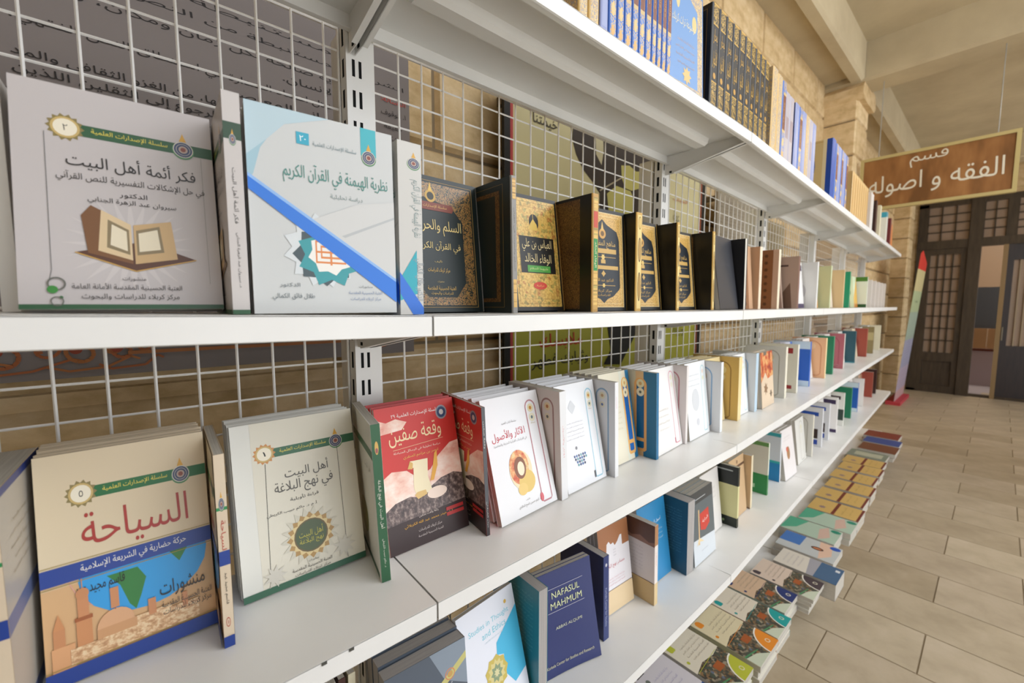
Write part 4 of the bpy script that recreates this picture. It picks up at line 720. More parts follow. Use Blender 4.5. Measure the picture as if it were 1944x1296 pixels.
# roll-up banner and hanging section sign
def banner_signs():
    b = thing('roll_up_banner', 'slim pastel roll-up banner with a red foot standing beyond the shelves', 'banner', Matrix.Translation((7.98, .92, 0)))
    h = 1.9; ty = -.14
    def P(x, z): return (x, ty*z/h-.01, z+.03)
    m = MB(); cols = [(0, .16, '~#b89494'), (.16, .5, '~#aa9cac'), (.5, .9, '~#9898ae'), (.9, 1.3, '~#98a898'), (1.3, 1.6, '~#a8b48c'), (1.6, 1.9, '~#c4b888')]
    for z0, z1, c in cols:
        t = .003
        q = [P(.0, z0), P(.85, z0), P(.85, z1), P(.0, z1)]; qb = [(x, y+t, z) for x, y, z in q]
        m.add(q+qb, [(0, 1, 2, 3), (7, 6, 5, 4), (0, 4, 5, 1), (1, 5, 6, 2), (2, 6, 7, 3), (3, 7, 4, 0)], c)
    m.obj('banner_sheet', b)
    m = MB().add([P(.0, 1.9), P(.85, 1.9), P(.85, 2.02), P(.2, 2.16), P(.0, 2.1)], [(0, 1, 2, 3, 4)], '~#c8382c'); m.obj('red_top', b)
    MB().box((-.02, -.08, 0), (.87, .08, .05), '~#b8404a').obj('banner_foot', b)
    m = MB().rod((.42, .03, .04), (.42, ty+.02, 1.95), .008, '#8a8a8a'); m.obj('support_pole', b)
    fp = flat_print([('lines', 60, 760, 300+160*i, 4, 36, 16, '~#8a7a98') for i in range(5)]+[('t', 'قسم', 420, 1450, 200, 60, '~#3c4a3c')], .001, .001)
    fp.v = [(x, y+ty*z/h-.012, z+.03) for x, y, z in fp.v]; fp.obj('banner_print', b)
    # sign: spans across the aisle, face towards the camera
    s = thing('hanging_section_sign', 'brown hanging sign with white Arabic section title and cream frame', 'sign', Matrix.Translation((5.0, .90, 0)))
    MB().box((0, -.90, 2.30), (.03, .0, 2.73), 'SIGN').obj('sign_board', s)
    f = MB(); 
    for a, c in (((-.008, -.92, 2.28), (.038, .02, 2.305)), ((-.008, -.92, 2.72), (.038, .02, 2.745)), ((-.008, -.92, 2.305), (.038, -.895, 2.72)), ((-.008, -.005, 2.305), (.038, .02, 2.72))): f.box(a, c, '#b8a670')
    f.obj('sign_frame', s)
    fp = flat_print([('t', 'قسم', 425, 355, 230, 130, '#d8d0bc', 0, .05), ('t', 'الفقه و اصوله', 450, 165, 800, 190, '#d8d0bc', 0, .05)], .001, .001)
    fp.v = [(y-.001, -x, z+2.31) for x, y, z in fp.v]; fp.obj('sign_lettering', s)
    for y in (-.8, -.1): MB().rod((.015, y, 2.74), (.015, y, 3.72), .003, '#9a9a94').obj('hanging_wire', s)
banner_signs()

# ---------------------------------------------------------------- printed boards on the wall behind the shelving
def wall_boards():
    Y = 1.10
    def board(name, label, x0, x1, z0, z1, key, ops, cat='banner'):
        t = thing(name, label, cat, Matrix.Translation((x0, Y, z0+H0)))
        MB().box((0, 0, 0), (x1-x0, .012, z1-z0), key).obj('board', t)
        if ops: flat_print(ops, .001, .001, step=.00025, base=.0006).obj('board_print', t)
        for xx in (.06, x1-x0-.06): MB().box((xx-.01, .012, (z1-z0)-.06), (xx+.01, .10, (z1-z0)-.03), '#6a5a40').obj('wall_fixing', t)
        return t
    # large grey text banner: x -1.5..0.56
    x0, z0 = -1.5, -.132
    def q(x, z): return ((x-x0)*1000, (z-z0)*1000)
    L = [('المستنبطة من النص القرآني والروائي للعلوم', .40, .612, 1.3), ('الشرعية المستنبطة من النص القرآني والروائي وأسراره القيمة', .548, .583, 1.15), ('السماوية صالحة لكل زمان ومكان، وأنها القادرة على قيادة', .46, .549, .86), ('حياة الإنسان.', .44, .517, .19),
         ('لري من خلال اعتماد الصدارة في استنطاق النص الفقهي، وبما', .45, .482, .66), ('والإنساني المعاصر.', .42, .452, .28), ('التحديات التي تواجهها، من الغزو الثقافي والمد', .34, .424, .50), ('الهوية الثقافية، لا بالرجوع إلى الثقلين اللذين', .34, .397, .50), ('ومواكبة ما جاء به القرآن الكريم والسنة المطهرة', .33, .366, .52)]
    ops = [('r', 0, 0, 2060, 900, '~#7f7774')]
    for s, xr, z, w in L:
        cx, cz = q(xr-w/2, z); ops.append(('t', s, cx, cz, w*1000, 21, '~#2c2827', 0, .045))
    for s, xr, z, w, k in (('الرسالة:', .552, .545, .07, '~#b8443c'), ('١. الوقوف', .552, .512, .07, '~#35302f'), ('حقيقة', .54, .478, .05, '~#35302f'), ('الإشكال', .54, .446, .05, '~#35302f'), ('٢. إحياء', .552, .405, .07, '~#35302f'), ('علوم', .54, .375, .04, '~#35302f')):
        cx, cz = q(xr-w/2, z); ops.append(('t', s, cx, cz, w*1000, 17, k, 0, .02))
    # scroll ornament along the foot
    def spiral(cx, cy, r, a0, turns, w, key, sgn=1):
        pts = []
        for i in range(17):
            t = i/16; rr = r*(1-.75*t); an = a0+sgn*turns*2*math.pi*t; pts.append((cx+rr*math.cos(an), cy+rr*math.sin(an)))
        return ('l', pts, w, key)
    for i, (sx, sc) in enumerate(((-.30, 1.1), (-.20, 1.0), (-.105, .8), (-.05, .6), (-.36, 1.2))):
        cx, cz = q(sx, -.085); k = '~#9a5a34' if i % 2 else '~#a0663a'
        ops += [spiral(cx, cz, 42*sc, 0, 1.2, 6, k), spiral(cx+46*sc, cz+8, 30*sc, 3.1, 1.1, 5, k, -1), ('l', [(cx-60*sc, cz-24), (cx-20, cz-34), (cx+30, cz-30), (cx+80*sc, cz-12), (cx+96*sc, cz-18)], 4, k), ('c', cx-10, cz+6, 9, '~#8a3f2c')]
    for a, b, dz, w in ((-.045, .55, -.070, 4), (-.045, .55, -.090, 7)):
        p1, p2 = q(a, dz), q(b, dz); ops.append(('l', [p1, p2], w, '~#9a6238'))
    ops += [spiral(*q(.47, -.095), 26, 0, 1.2, 6, '~#a0602e'), spiral(*q(.52, -.085), 22, 3, 1.2, 5, '~#a0602e', -1)]
    board('text_banner', 'large grey banner printed with black Arabic text behind the left bays', x0, .565, z0, .76, '~#7f7774', ops)
    # tall picture poster
    x0, z0 = .905, -.42
    def P(pts): return [q2(*p) for p in pts]
    def q2(x, z): return ((x-x0)*1000, (z-z0)*1000)
    W_, H_ = 1445, 1180
    ops = [('r', 0, 0, W_, H_, '~#c9bf92'), ('r', 0, 0, W_, 420, '~#a7a43c'), ('r', 0, 0, 26, H_, '~#1c1a18'), ('r', 26, 0, 38, H_, '~#b04440'), ('r', W_-78, 0, W_-48, H_, '~#8a4a2e'), ('r', W_-48, 0, W_, H_, '~#1c1a18'),
           ('p', P([(1.25, .76), (1.239, .632), (1.262, .581), (1.305, .532), (1.368, .494), (1.411, .458), (1.414, .3), (1.649, .3), (1.804, .32), (1.807, .76)]), '~#3a3028'),
           ('p', P([(1.376, .70), (1.425, .70), (1.431, .628), (1.419, .573), (1.382, .608)]), '~#c4ba94'), ('p', P([(1.554, .6), (1.615, .612), (1.666, .597), (1.727, .609), (1.748, .569), (1.713, .534), (1.636, .508), (1.586, .511), (1.56, .548)]), '~#bdb468'),
           ('p', P([(1.458, .466), (1.522, .509), (1.628, .504), (1.655, .471), (1.648, .40), (1.471, .40)]), '~#bdb468'), ('l', P([(1.41, .47), (1.56, .55)]), 6, '~#a89c80'),
           ('p', P([(1.471, -.05), (1.72, -.05), (1.72, -.095), (1.666, -.165), (1.602, -.239), (1.581, -.263), (1.457, -.252), (1.505, -.194)]), '~#1c1b18'),
           ('t', 'خيمتنا', *q2(1.094, .652), 122, 46, '~#3a352c', 0, .03), ('t', 'ملابسك', *q2(1.19, -.135), 240, 62, '~#b8382a', 0, .05), ('t', 'وثيابك فطهر', *q2(1.19, -.208), 320, 56, '~#30302a', 0, .05),
           ('t', 'الحجاب', *q2(2.065, .533), 140, 24, '~#b86a5c', 0, .01), ('t', 'عفة', *q2(2.03, .45), 60, 50, '~#8a8468', 0, .01), ('t', 'وثيابك', *q2(2.08, -.13), 120, 60, '~#3a3a2c', 0, .01)]
    board('picture_poster', 'tall pale yellow and olive poster with dark silhouette and tulips', x0, x0+W_/1000, z0, z0+H_/1000, '~#1c1a18', ops, 'poster')
    x0, z0 = 2.50, .12
    ops = [('r', 0, 0, 640, 560, '~#a89e8c')]+[('lines', 40, 600, 500-90*i, 4, 20, 9, '~#6a6458') for i in range(5)]
    board('text_notice', 'grey notice board of small text behind the third bay', x0, x0+.64, z0, z0+.56, '~#a89e8c', ops, 'board')
    x0, z0 = 3.25, .10
    board('narrow_notice', 'narrow beige notice behind the fourth bay', x0, x0+.4, z0, z0+.5, '~#b5a888', [('lines', 40, 360, 440-90*i, 4, 20, 9, '~#7a6c58') for i in range(4)], 'board')
wall_boards()

# ---------------------------------------------------------------- shelving
BAYW = 1.053
def frame(i):
    """left end of bay i: (x, y, angle)"""
    if i <= 1: return (.286+BAYW*(i-1), .5, 0.)
    s = BAYW*(i-2); return (JX+s*math.cos(A), .5+s*math.sin(A), A)
def FM(i): x, y, a = frame(i); return Matrix.Translation((x, y, H0)) @ Matrix.Rotation(a, 4, 'Z')
ORDB = ['left', 'second', 'third', 'fourth', 'fifth', 'sixth', 'far']
def shelving():
    BW = BAYW-.0015; DP = .262
    def board_mesh():
        m = MB(); x0, x1 = .0015, BW
        # profile in (y,z): front lip folded down and back, top sheet, back flange
        m.box((x0, 0, -.0012), (x1, DP, 0), 'SHELF')
        return m.mesh('shelf_panel')
    def lip_mesh():
        m = MB(); m.prism([(0, -.0005), (0, -.0275), (.003, -.0285), (.013, -.0285), (.013, -.0275), (.0015, -.0265), (.0015, -.0012)], 'x', .0015, BW, 'SHELF'); return m.mesh('front_lip')
    def back_mesh():
        m = MB(); m.prism([(DP-.001, 0), (DP-.001, -.03), (DP-.012, -.03), (DP-.012, -.0285), (DP-.0025, -.0285), (DP-.0025, -.0012)], 'x', .0015, BW, 'SHELF'); return m.mesh('back_flange')
    def rib_mesh():
        m = MB(); m.prism([(.10, -.0012), (.104, -.014), (.112, -.021), (.140, -.021), (.148, -.014), (.152, -.0012)], 'x', .05, BW-.05, 'SHELF')
        m.prism([(.154, -.0012), (.154, -.004), (.160, -.004), (.160, -.0012)], 'x', .05, BW-.05, 'SHELF'); return m.mesh('stiffening_rib')
    def bracket_mesh(sx):
        m = MB(); pts = [(.012, -.0012), (DP+.004, -.0012), (DP+.004, -.062), (DP-.03, -.062), (.012, -.026)]
        m.prism(pts, 'x', sx, sx+.002, 'SHELF')
        m.prism([(.012, -.026), (DP-.03, -.062), (DP-.03, -.0605), (.012, -.0245)], 'x', sx, sx+(.010 if sx < .5 else -.008), 'SHELF')
        m.box((sx-.001, DP-.02, -.058), (sx+.003, DP-.012, -.052), 'DARK')
        m.box((sx-.002, .002, -.0262), (sx+.004, .012, -.003), 'SHELF')
        return m.mesh('bracket')
    pm = dict(shelf_panel=board_mesh(), front_lip=lip_mesh(), back_flange=back_mesh(), stiffening_rib=rib_mesh())
    br = [bracket_mesh(.0045), bracket_mesh(BW-.0035)]
    for i in range(0, 6):
        for k in (1, 2, 3, 4):
            m = FM(i) @ Matrix.Translation((0, 0, ZS[k]))
            if i == 0 and k in (2, 3):
                m = FM(i) @ Matrix.Translation((BAYW, 0, ZS[k])) @ Matrix.Rotation(math.atan(.016*(1 if k == 2 else .6)), 4, 'Y') @ Matrix.Translation((-BAYW, 0, 0))
            t = thing('shelf_board', f'white steel {NAMES[k]} board of the {ORDB[i]} bay', 'shelf', m, 'white steel shelf boards')
            for n in pm: link(n, pm[n], t)
            for b in br: link('bracket', b, t)
            if i == 0 and k == 3:
                for xx in (.8945, .9268): MB().box((xx, -.0012, -.0042), (xx+.006, .0006, -.0006), '#4a4a44').obj('hook_hole', t)
    # base shelves with plinths
    for i in range(0, 6):
        t = thing('base_shelf', f'white steel base shelf at floor level in the {ORDB[i]} bay', 'shelf', FM(i) @ Matrix.Translation((0, 0, ZS[5])), 'white steel base shelves')
        MB().box((.003, .04, -.0015), (BW, DP, 0), 'SHELF').obj('shelf_panel', t)
        MB().prism([(.04, 0), (.04, -.03), (.05, -.03), (.05, -.0015)], 'x', .0015, BW, 'SHELF').obj('front_lip', t)
        MB().box((.003, .07, -(H0+ZS[5])+.001), (BW, .075, -.0015), 'SHELF').obj('plinth', t)
    # slotted uprights
    top = ZS[1]-.004; um = MB(); y0, y1 = .2685, .355; w = .05; H = H0+top
    um.box((0, y0, 0), (w, y0+.0018, H), 'SHELF'); um.box((0, y0, 0), (.0018, y0+.028, H), 'SHELF'); um.box((w-.0018, y0, 0), (w, y0+.028, H), 'SHELF')
    um.box((.004, y0+.034, 0), (.0058, y1, H), 'SHELF'); um.box((w-.0058, y0+.034, 0), (w-.004, y1, H), 'SHELF'); um.box((.004, y1, 0), (w-.004, y1+.0018, H), 'SHELF'); um.box((.006, y0+.02, 0), (w-.006, y0+.034, H), 'DARK')
    ume = um.mesh('post_tube')
    sl = MB().box((0, -.0004, 0), (.0050, .0006, .0285), 'DARK').mesh('slot')
    sl2 = MB().box((-.0004, 0, 0), (.0006, .008, .030), 'DARK').mesh('slot')
    foot = MB().box((0, -.17, 0), (.04, 0, .05), 'SHELF').box((-.005, -.18, 0), (.045, -.15, .012), 'SHELF').mesh('base_foot')
    for i in range(0, 7):
        x, y, a = frame(i); m = Matrix.Translation((x, y, 0)) @ Matrix.Rotation(a, 4, 'Z') @ Matrix.Translation((-.010, 0, 0))
        t = thing('slotted_upright', f'white slotted steel upright, {["left end", "between left two bays", "second joint", "third joint", "fourth joint", "fifth joint", "far end"][i]} of the shelving', 'upright', m, 'slotted uprights')
        link('post_tube', ume, t)
        z = .1105; n = 0
        while z < H-.04:
            if i <= 3:
                for dx in (.0103, .0220): link('slot', sl, t, Matrix.Translation((dx, y0, z)))
                link('slot', sl2, t, Matrix.Translation((0, y0+.010, z)))
            z += .0519
        link('base_foot', foot, t, Matrix.Translation((.005, y0+.03, 0)))
    # wire mesh back panels
    hw = MB().rod((.045, 0, 0), (BAYW-.01, 0, 0), .0019, 'WIRE', 5).mesh('horizontal_wire')
    vw = MB().rod((0, 0, -1.36), (0, 0, top-.005), .0021, 'WIRE', 5).mesh('vertical_wire')
    fr = MB()
    for xx in (.044, BAYW-.012): fr.rod((xx, 0, -1.36), (xx, 0, top-.005), .0028, 'WIRE', 6)
    for zz in (-1.36, top-.005): fr.rod((.044, 0, zz), (BAYW-.012, 0, zz), .0028, 'WIRE', 6)
    frm = fr.mesh('mesh_frame')
    for i in range(0, 6):
        t = thing('wire_mesh_panel', f'white wire mesh back panel of the {ORDB[i]} bay', 'mesh panel', FM(i) @ Matrix.Translation((0, .300, 0)), 'wire mesh back panels')
        link('mesh_frame', frm, t)
        offs = {0: -.107+.0508*0-(.286-BAYW), 1: .0}.get(i, .0)
        xs = []; x = .0508*round(.06/.0508)+(offs % .0508)
        while x < BAYW-.02:
            if x > .05: xs.append(x)
            x += .0508
        zs = [-.0535-.0508*j for j in range(26)]+[-.0535+.0508*j for j in range(1, 11)]
        if i < 3:
            for x in xs: link('vertical_wire', vw, t, Matrix.Translation((x, -.002, 0)))
            for z in zs: link('horizontal_wire', hw, t, Matrix.Translation((0, .001, z)))
        else:
            g = MB()
            for x in xs: g.rod((x, -.002, -1.36), (x, -.002, top-.005), .0017, 'WIRE', 4)
            for z in zs: g.rod((.045, .001, z), (BAYW-.01, .001, z), .0015, 'WIRE', 4)
            g.obj('wire_grid', t)['kind'] = 'stuff'
shelving()

# ---------------------------------------------------------------- books on the shelves
# eye-level shelf
perp('plain', 'grey-white book at the far left edge of the eye-level shelf', 2, -.121, .672, 0, .12, .013, .238, .0)
stack('fikr', 'white book picturing an open Quran on a stand', 2, -.100, .613, -.009, .163, .018, .238, .18, 3)
perp('fikr', 'white book spine-out with green emblem, right of the open-Quran cover', 2, .065, .551, -.012, .17, .0165, .238, 0)
stack('naz', 'pale blue-grey book with blue diagonal stripe and teal star', 2, .087, .560, -.065, .170, .03, .240, .02, 2)
perp('naz', 'thick grey-white spine with blue and teal flashes', 2, .264, .552, -.02, .17, .036, .240, 0)
stack('silm', 'dark green gilded book lettered in pale gold', 2, .314, .643, .045, .17, .02, .240, .10, 3)
perp('silmback', 'dark gilded book standing edgeways with a silvery spine', 2, .488, .572, 0, .17, .013, .240, -.02)
stack('abb', 'ornate gold book with black title panel and domed shrine', 2, .551, .628, -.03, .134, .022, .242, .13, 3)
perp('abbleft', 'black book with red and green panels on its gold spine', 2, .690, .555, 0, .17, .021, .241, -.014)
stack('arch', 'black book with gold arch frame, first of the three arch covers', 2, .727, .618, -.06, .17, .022, .240, .06, 3)
perp('archside', 'black book with cream-gold medallion spine', 2, .901, .589, 0, .17, .026, .239, -.014)
stack('arch', 'black and gold arch book, middle of the three arch covers', 2, .930, .627, -.03, .156, .022, .240, .10, 3)
perp('archside', 'black book edgeways before the last gold arch cover', 2, 1.101, .588, 0, .17, .014, .239, -.04)
stack('arch', 'black and gold arch book, farthest of the three arch covers', 2, 1.132, .632, -.03, .168, .022, .238, .10, 3)
perp('archside', 'dark brown book edgeways beside the plain charcoal covers', 2, 1.314, .586, 0, .17, .015, .239, -.04)
stack('dark', 'plain charcoal-covered book leaning against the upright', 2, 1.362, .578, .06, .165, .016, .240, .14, 3)
perp('darkp', 'black book edgeways with a cream spine', 2, 1.540, .576, A, .17, .022, .240, -.039)
stack('brownpat', 'tan book with brown ornamental band', 2, 1.582, .615, A, .17, .02, .238, .08, 3)
perp('brownpat', 'tan patterned book edgeways with cream spine', 2, 1.771, .610, A, .17, .028, .238, -.028)
perp('pinkpat', 'pinkish book edgeways with brown ornamental strip', 2, 1.930, .595, A, .17, .028, .240, -.02)
E2 = [(2.24, 'greybrown', 'grey-brown', 2.0), (2.60, 'wseal', 'white with grey seal', 2.42), (2.92, 'pgreen', 'pale green', 2.72), (3.30, 'beige', 'beige', 3.12), (3.50, 'grnslant', 'emerald green', 3.34), (4.23, 'wgreen', 'white and green', 3.72)]
F2 = ['greybrown', 'purp', 'oran', 'wpink', 'plain', 'amber']
FD2 = ['brown-banded beige', 'white and dark purple', 'orange', 'cream with faint frame', 'plain white', 'amber and pale green']
for (x, d, ds, xf), f, fd in zip(E2, F2, FD2):
    x0 = xf+.0; sp = x-.02-x0
    stack(f, f'{fd} book in the far part of the eye-level shelf', 2, max(x0, x-.19), lip(x)+.115, A, min(.165, x-.014-max(x0, x-.19)), .02, .236, .10, 3)
    perp(d, f'{ds} book edgeways in the far part of the eye-level shelf', 2, x, lip(x)+.075, A, .17, .026, .238, -.02)
stack('beige', 'beige book leaning before the emerald edge', 2, 3.62, lip(3.62)+.115, A, .165, .02, .232, .1, 3)
stack('pgreen', 'pale olive book leaning near the far fifth bay', 2, 3.84, lip(3.84)+.115, A, .165, .02, .232, .1, 2)
for i, x in enumerate((4.5, 4.72, 4.94, 5.16, 5.36)):
    perp('whitevol', f'plain white book edgeways at the far end, {["first", "second", "third", "fourth", "last"][i]} of five on the eye-level shelf', 2, x, lip(x)+.08, A, .17, .03, .225, -.01)

# middle shelf
perp('siaha', 'large cream book turned edgeways at the lower left corner', 3, -.158, .590, -.02, .165, .036, .250, .0)
stack('siaha', 'cream book with red title, globe and orange mosque skyline', 3, -.113, .648, .03, .153, .0105, .254, .16, 6, .0022)
perp('siaha', 'cream spine with red emblem and blue bands beside the globe cover', 3, .042, .598, -.012, .16, .011, .246, 0)
stack('ahl', 'white and cream book with round gold-green rosette', 3, .072, .667, .024, .176, .0115, .250, .20, 5, .0025)
perp('ahlside', 'green-spined cream book standing spine-out beside the red book', 3, .242, .592, -.19, .169, .014, .250, -.044)
stack('red', 'glossy red book with scroll and battle scene', 3, .279, .641, .014, .161, .0075, .250, .23, 5, .0028)
perp('red', 'thin red and black book edgeways right of the battle cover', 3, .444, .592, -.108, .169, .0075, .244, -.043)
stack('med', 'white book with pink title and rosy archway medallion', 3, .481, .592, .07, .166, .013, .244, .275, 5, .011)
perp('medside', 'greyish book edgeways with brown arch outline', 3, .655, .598, -.01, .169, .020, .243, -.05)
stack('cy', 'white book with pale cyan arch and blue mosaic', 3, .684, .604, .06, .151, .012, .243, .20, 5, .012)
perp('cyside', 'grey book edgeways with light blue arch outline', 3, .846, .596, 0, .17, .014, .240, -.037)
stack('crm', 'cream book with blue-filled orange capsule', 3, .872, .632, .05, .145, .014, .246, .17, 5, .006)
perp('crmside', 'cream book edgeways with blue capsule and blue spine', 3, 1.032, .593, 0, .17, .012, .244, -.045)
stack('pnk', 'white book with thin rose arch outline', 3, 1.056, .600, .08, .163, .012, .243, .16, 5, .012)
perp('pnkside', 'grey book edgeways with dusty rose arch', 3, 1.221, .606, 0, .17, .012, .243, -.025)
stack('wcy', 'white book with grey oval picture, before the second upright', 3, 1.252, .606, .06, .157, .015, .243, .11, 5, .007)
perp('wcyside', 'grey book edgeways with blue arch and white spine', 3, 1.422, .588, .02, .17, .018, .239, -.04)
stack('gold', 'pale gold book leaning behind a gold arched cover', 3, 1.447, .640, A, .156, .012, .236, .12, 5, .003)
perp('goldside', 'mustard gold book edgeways with brown arch', 3, 1.618, .608, .026, .17, .030, .238, -.028)
stack('wcy', 'white book leaning between gold and pale blue edges', 3, 1.652, .630, A, .146, .014, .236, .1, 4)
perp('blueside', 'pale blue-grey book edgeways with blue arch', 3, 1.811, .618, .029, .17, .028, .237, -.03)
stack('fire', 'book with fiery red and orange picture', 3, 1.880, .612, .06, .17, .014, .232, .08, 4)
perp('whitearch', 'white book edgeways with faint grey arch', 3, 2.180, .622, .028, .17, .028, .238, -.03)
E3 = [(2.36, 'redblock', 'cream book with dark red block', None, ''), (2.60, 'blues', 'bright blue book', 'lav', 'lavender book with blue edge'), (2.97, 'peach', 'peach book with arch', 'plain', 'plain white book left of the peach one'), (3.18, 'greens', 'green book', 'whitespot', 'white book with black spot'),
      (3.52, 'pinkarch', 'dusty pink book with arch', 'plain', 'plain white book left of the dusty pink one'), (3.95, 'tealn', 'dark teal book', 'whitearch', 'white arched book left of the dark teal one'), (4.50, 'rbrown', 'red-brown book', 'cream', 'cream book left of the red-brown one'), (4.86, 'olive', 'olive book', 'plain', 'white book left of the olive one'), (5.30, 'cream', 'cream book', 'darkphoto', 'book with dark photograph')]
for x, d, ds, f, fd in E3:
    if f: stack(f, f'{fd}, far middle shelf', 3, x-.178, lip(x)+.13, A, .152, .014, .236, .12, 4)
    perp(d, f'{ds} edgeways, far middle shelf', 3, x, lip(x)+.085, A, .17, .026, .238, -.025)

# lower shelf
for i in range(6):
    perp(['dkbrown', 'plain', 'greens', 'plain', 'dkbrown', 'cream'][i], f'{["brown", "grey", "dark green", "pale", "near-black", "cream"][i]} thin book upright under the left shelf, number {i+1} from left', 4, .135+.0165*i, .69, 0, .06, .012, .215, 0)
stack('grey', 'slate-grey book with yellow band, grey page edges', 4, .252, .600, -.05, .155, .028, .228, .10, 3, .003)
stack('stud', 'white Studies in Thought and Ethics paperback', 4, .418, .592, .10, .158, .012, .240, .26, 1)
perp('tealback', 'teal back cover of a book standing fore-edge out', 4, .580, .592, -.04, .165, .026, .250, 0)
stack('naf', 'navy Nafasul Mahmum paperback with curling cover', 4, .614, .615, -.14, .168, .012, .234, .14, 2)
perp('nafback', 'navy book standing spine-out right of the curling cover', 4, .818, .600, -.03, .15, .021, .226, -.03)
stack('brn', 'white book with brown top edge and tan foot', 4, .882, .645, -.05, .130, .014, .236, .14, 3)
perp('brnside', 'brown, white and tan book edgeways with barcode', 4, 1.030, .585, 0, .16, .017, .238, -.03)
stack('cb', 'bright blue book leaning beside the teal one', 4, 1.058, .632, 0, .155, .022, .240, .15, 3)
perp('tl', 'thick teal book with text lines, fore-edge out', 4, 1.228, .590, -.04, .17, .042, .240, -.02)
stack('flag', 'grey book with red flag picture', 4, 1.285, .590, .02, .16, .018, .236, .10, 4)
stack('plain', 'grey paperback behind the black-topped book', 4, 1.462, .64, A, .16, .018, .232, .12, 3)
perp('blk', 'black and cream book edgeways', 4, 1.647, .603, .030, .17, .014, .240, -.03)
stack('tan2', 'tan book with brown line leaning between edges', 4, 1.675, .63, A, .16, .016, .238, .1, 3)
perp('tan', 'tan book edgeways with brown foot line', 4, 1.850, .629, .027, .17, .020, .231, -.045)
perp('grn', 'white and green book edgeways', 4, 2.043, .629, .034, .17, .014, .241, -.02)
perp('blu', 'white and bright blue book edgeways', 4, 2.245, .641, .030, .17, .016, .240, -.035)
stack('whtpic', 'white book with small red and brown picture', 4, 2.274, .622, 0, .172, .018, .240, .15, 4)
stack('whitearch', 'white book leaning right of the small-picture cover', 4, 2.56, lip(2.56)+.10, A, .165, .016, .236, .12, 3)
perp('whitearch', 'white arched book edgeways on the lower shelf', 4, 2.77, lip(2.77)+.085, A, .17, .022, .238, -.03)
for i, (x, d, ds) in enumerate(((3.0, 'twob', 'first white book with brown and blue blocks'), (3.19, 'twob', 'second white book with brown and blue blocks'), (3.43, 'purp', 'white book with purple bars'), (3.66, 'darkphoto', 'book with dark photograph'), (3.95, 'greens', 'green book'), (4.23, 'blues', 'blue and white book'), (4.5, 'plain', 'white book'), (5.02, 'rbrown', 'rusty brown book'), (5.26, 'dkbrown', 'dark brown book'))):
    perp(d, f'{ds} edgeways, far lower shelf', 4, x, lip(x)+.085, A, .17, .024, .236, -.02)
    if i in (2, 3, 6): stack('plain', f'white paperback leaning left of the {ds}, far lower shelf', 4, x-.185, lip(x)+.13, A, .155, .016, .23, .1, 3)
stack('pinkpat', 'pinkish book leaning at the far end of the lower shelf', 4, 4.72, lip(4.72)+.13, A, .165, .016, .23, .1, 3)

# top shelf: sets of volumes, spines out
def row(specs, z=1):
    for x, t, h, d, ds, off in specs:
        book('hardback_book', ds, d, .175, h, t, Matrix.Translation((x, lip(x)+off, ZS[1]+H0+.0006)) @ Matrix.Rotation(A if x > JX else 0, 4, 'Z') @ Matrix.Translation((0, .175, 0)) @ Matrix.Rotation(-math.pi/2, 4, 'Z'), 'volumes on the top shelf')
S = [(.596, .026, .252, 'goldvol', 'gold ornamented volume, leftmost on the top shelf', .02), (.624, .030, .252, 'goldvol', 'gold ornamented volume beside a lilac one', .02), (.657, .024, .252, 'lilacvol', 'lilac-blue volume left of the blue gilded set', .02)]
for i, x in enumerate((.683, .709, .733, .759, .783, .807, .831, .851, .871, .891)):
    w = ([.683, .709, .733, .759, .783, .807, .831, .851, .871, .891, .912][i+1]-x)-.001
    S.append((x, w, .252, 'bluevol', f'blue volume with brown and gold spine, {["first", "second", "third", "fourth", "fifth", "sixth", "seventh", "eighth", "ninth", "tenth"][i]} in its set', .02))
row(S)
book('hardback_book', 'large sky-blue and gold book facing out on the top shelf', 'bigblue', .172, .262, .03, Matrix.Translation((.914, .535, ZS[1]+H0+.0006)) @ Matrix.Rotation(-.06, 4, 'Z') @ Matrix.Rotation(-.04, 4, 'X'), 'volumes on the top shelf')
S = []
xs = [1.108, 1.150, 1.192, 1.234, 1.276, 1.318, 1.360, 1.402, 1.444, 1.486, 1.528]
for i in range(10): S.append((xs[i], .0405, .262, 'black', f'black volume with gold calligraphy spine, {["first", "second", "third", "fourth", "fifth", "sixth", "seventh", "eighth", "ninth", "last"][i]} in its set', .022))
S += [(1.56, .052, .272, 'goldvol', 'cream and gold volume right of the black set', .02), (1.614, .050, .268, 'goldvol', 'second cream and gold volume right of the black set', .02), (1.668, .045, .264, 'bluevol', 'tall blue volume before the grey-lilac ones', .02), (1.715, .05, .246, 'greyvol', 'grey-lilac volume, first of a pair', .022), (1.767, .05, .246, 'greyvol', 'grey-lilac volume, second of a pair', .022)]
for i in range(6): S.append((1.84+i*.052, .050, .248, ['lilacvol', 'bluevol', 'lilacvol', 'goldvol', 'greyvol', 'lilacvol'][i], f'{["lilac-blue", "blue and gold", "dusky lilac", "cream and gold", "grey", "violet-blue"][i]} volume in the mixed far set of the top shelf', .022))
row(S)
x = 2.46; row([(x, .07, .285, 'ovalblue', 'thick blue-spined book showing a gold cover with blue oval', .02)])
row([(2.54+i*.062, .058, .280, 'lilacvol' if i % 2 else 'bluevol', f'{["deep blue", "purple-blue", "mid blue", "slate blue", "royal blue"][i]} volume right of the blue-oval book', .02) for i in range(5)])
row([(3.0+i*.07, .066, .25, 'tanvol', f'tan volume, {["first", "second", "third", "fourth", "fifth", "sixth", "seventh", "eighth"][i]} of the tan set on the far top shelf', .022) for i in range(8)])
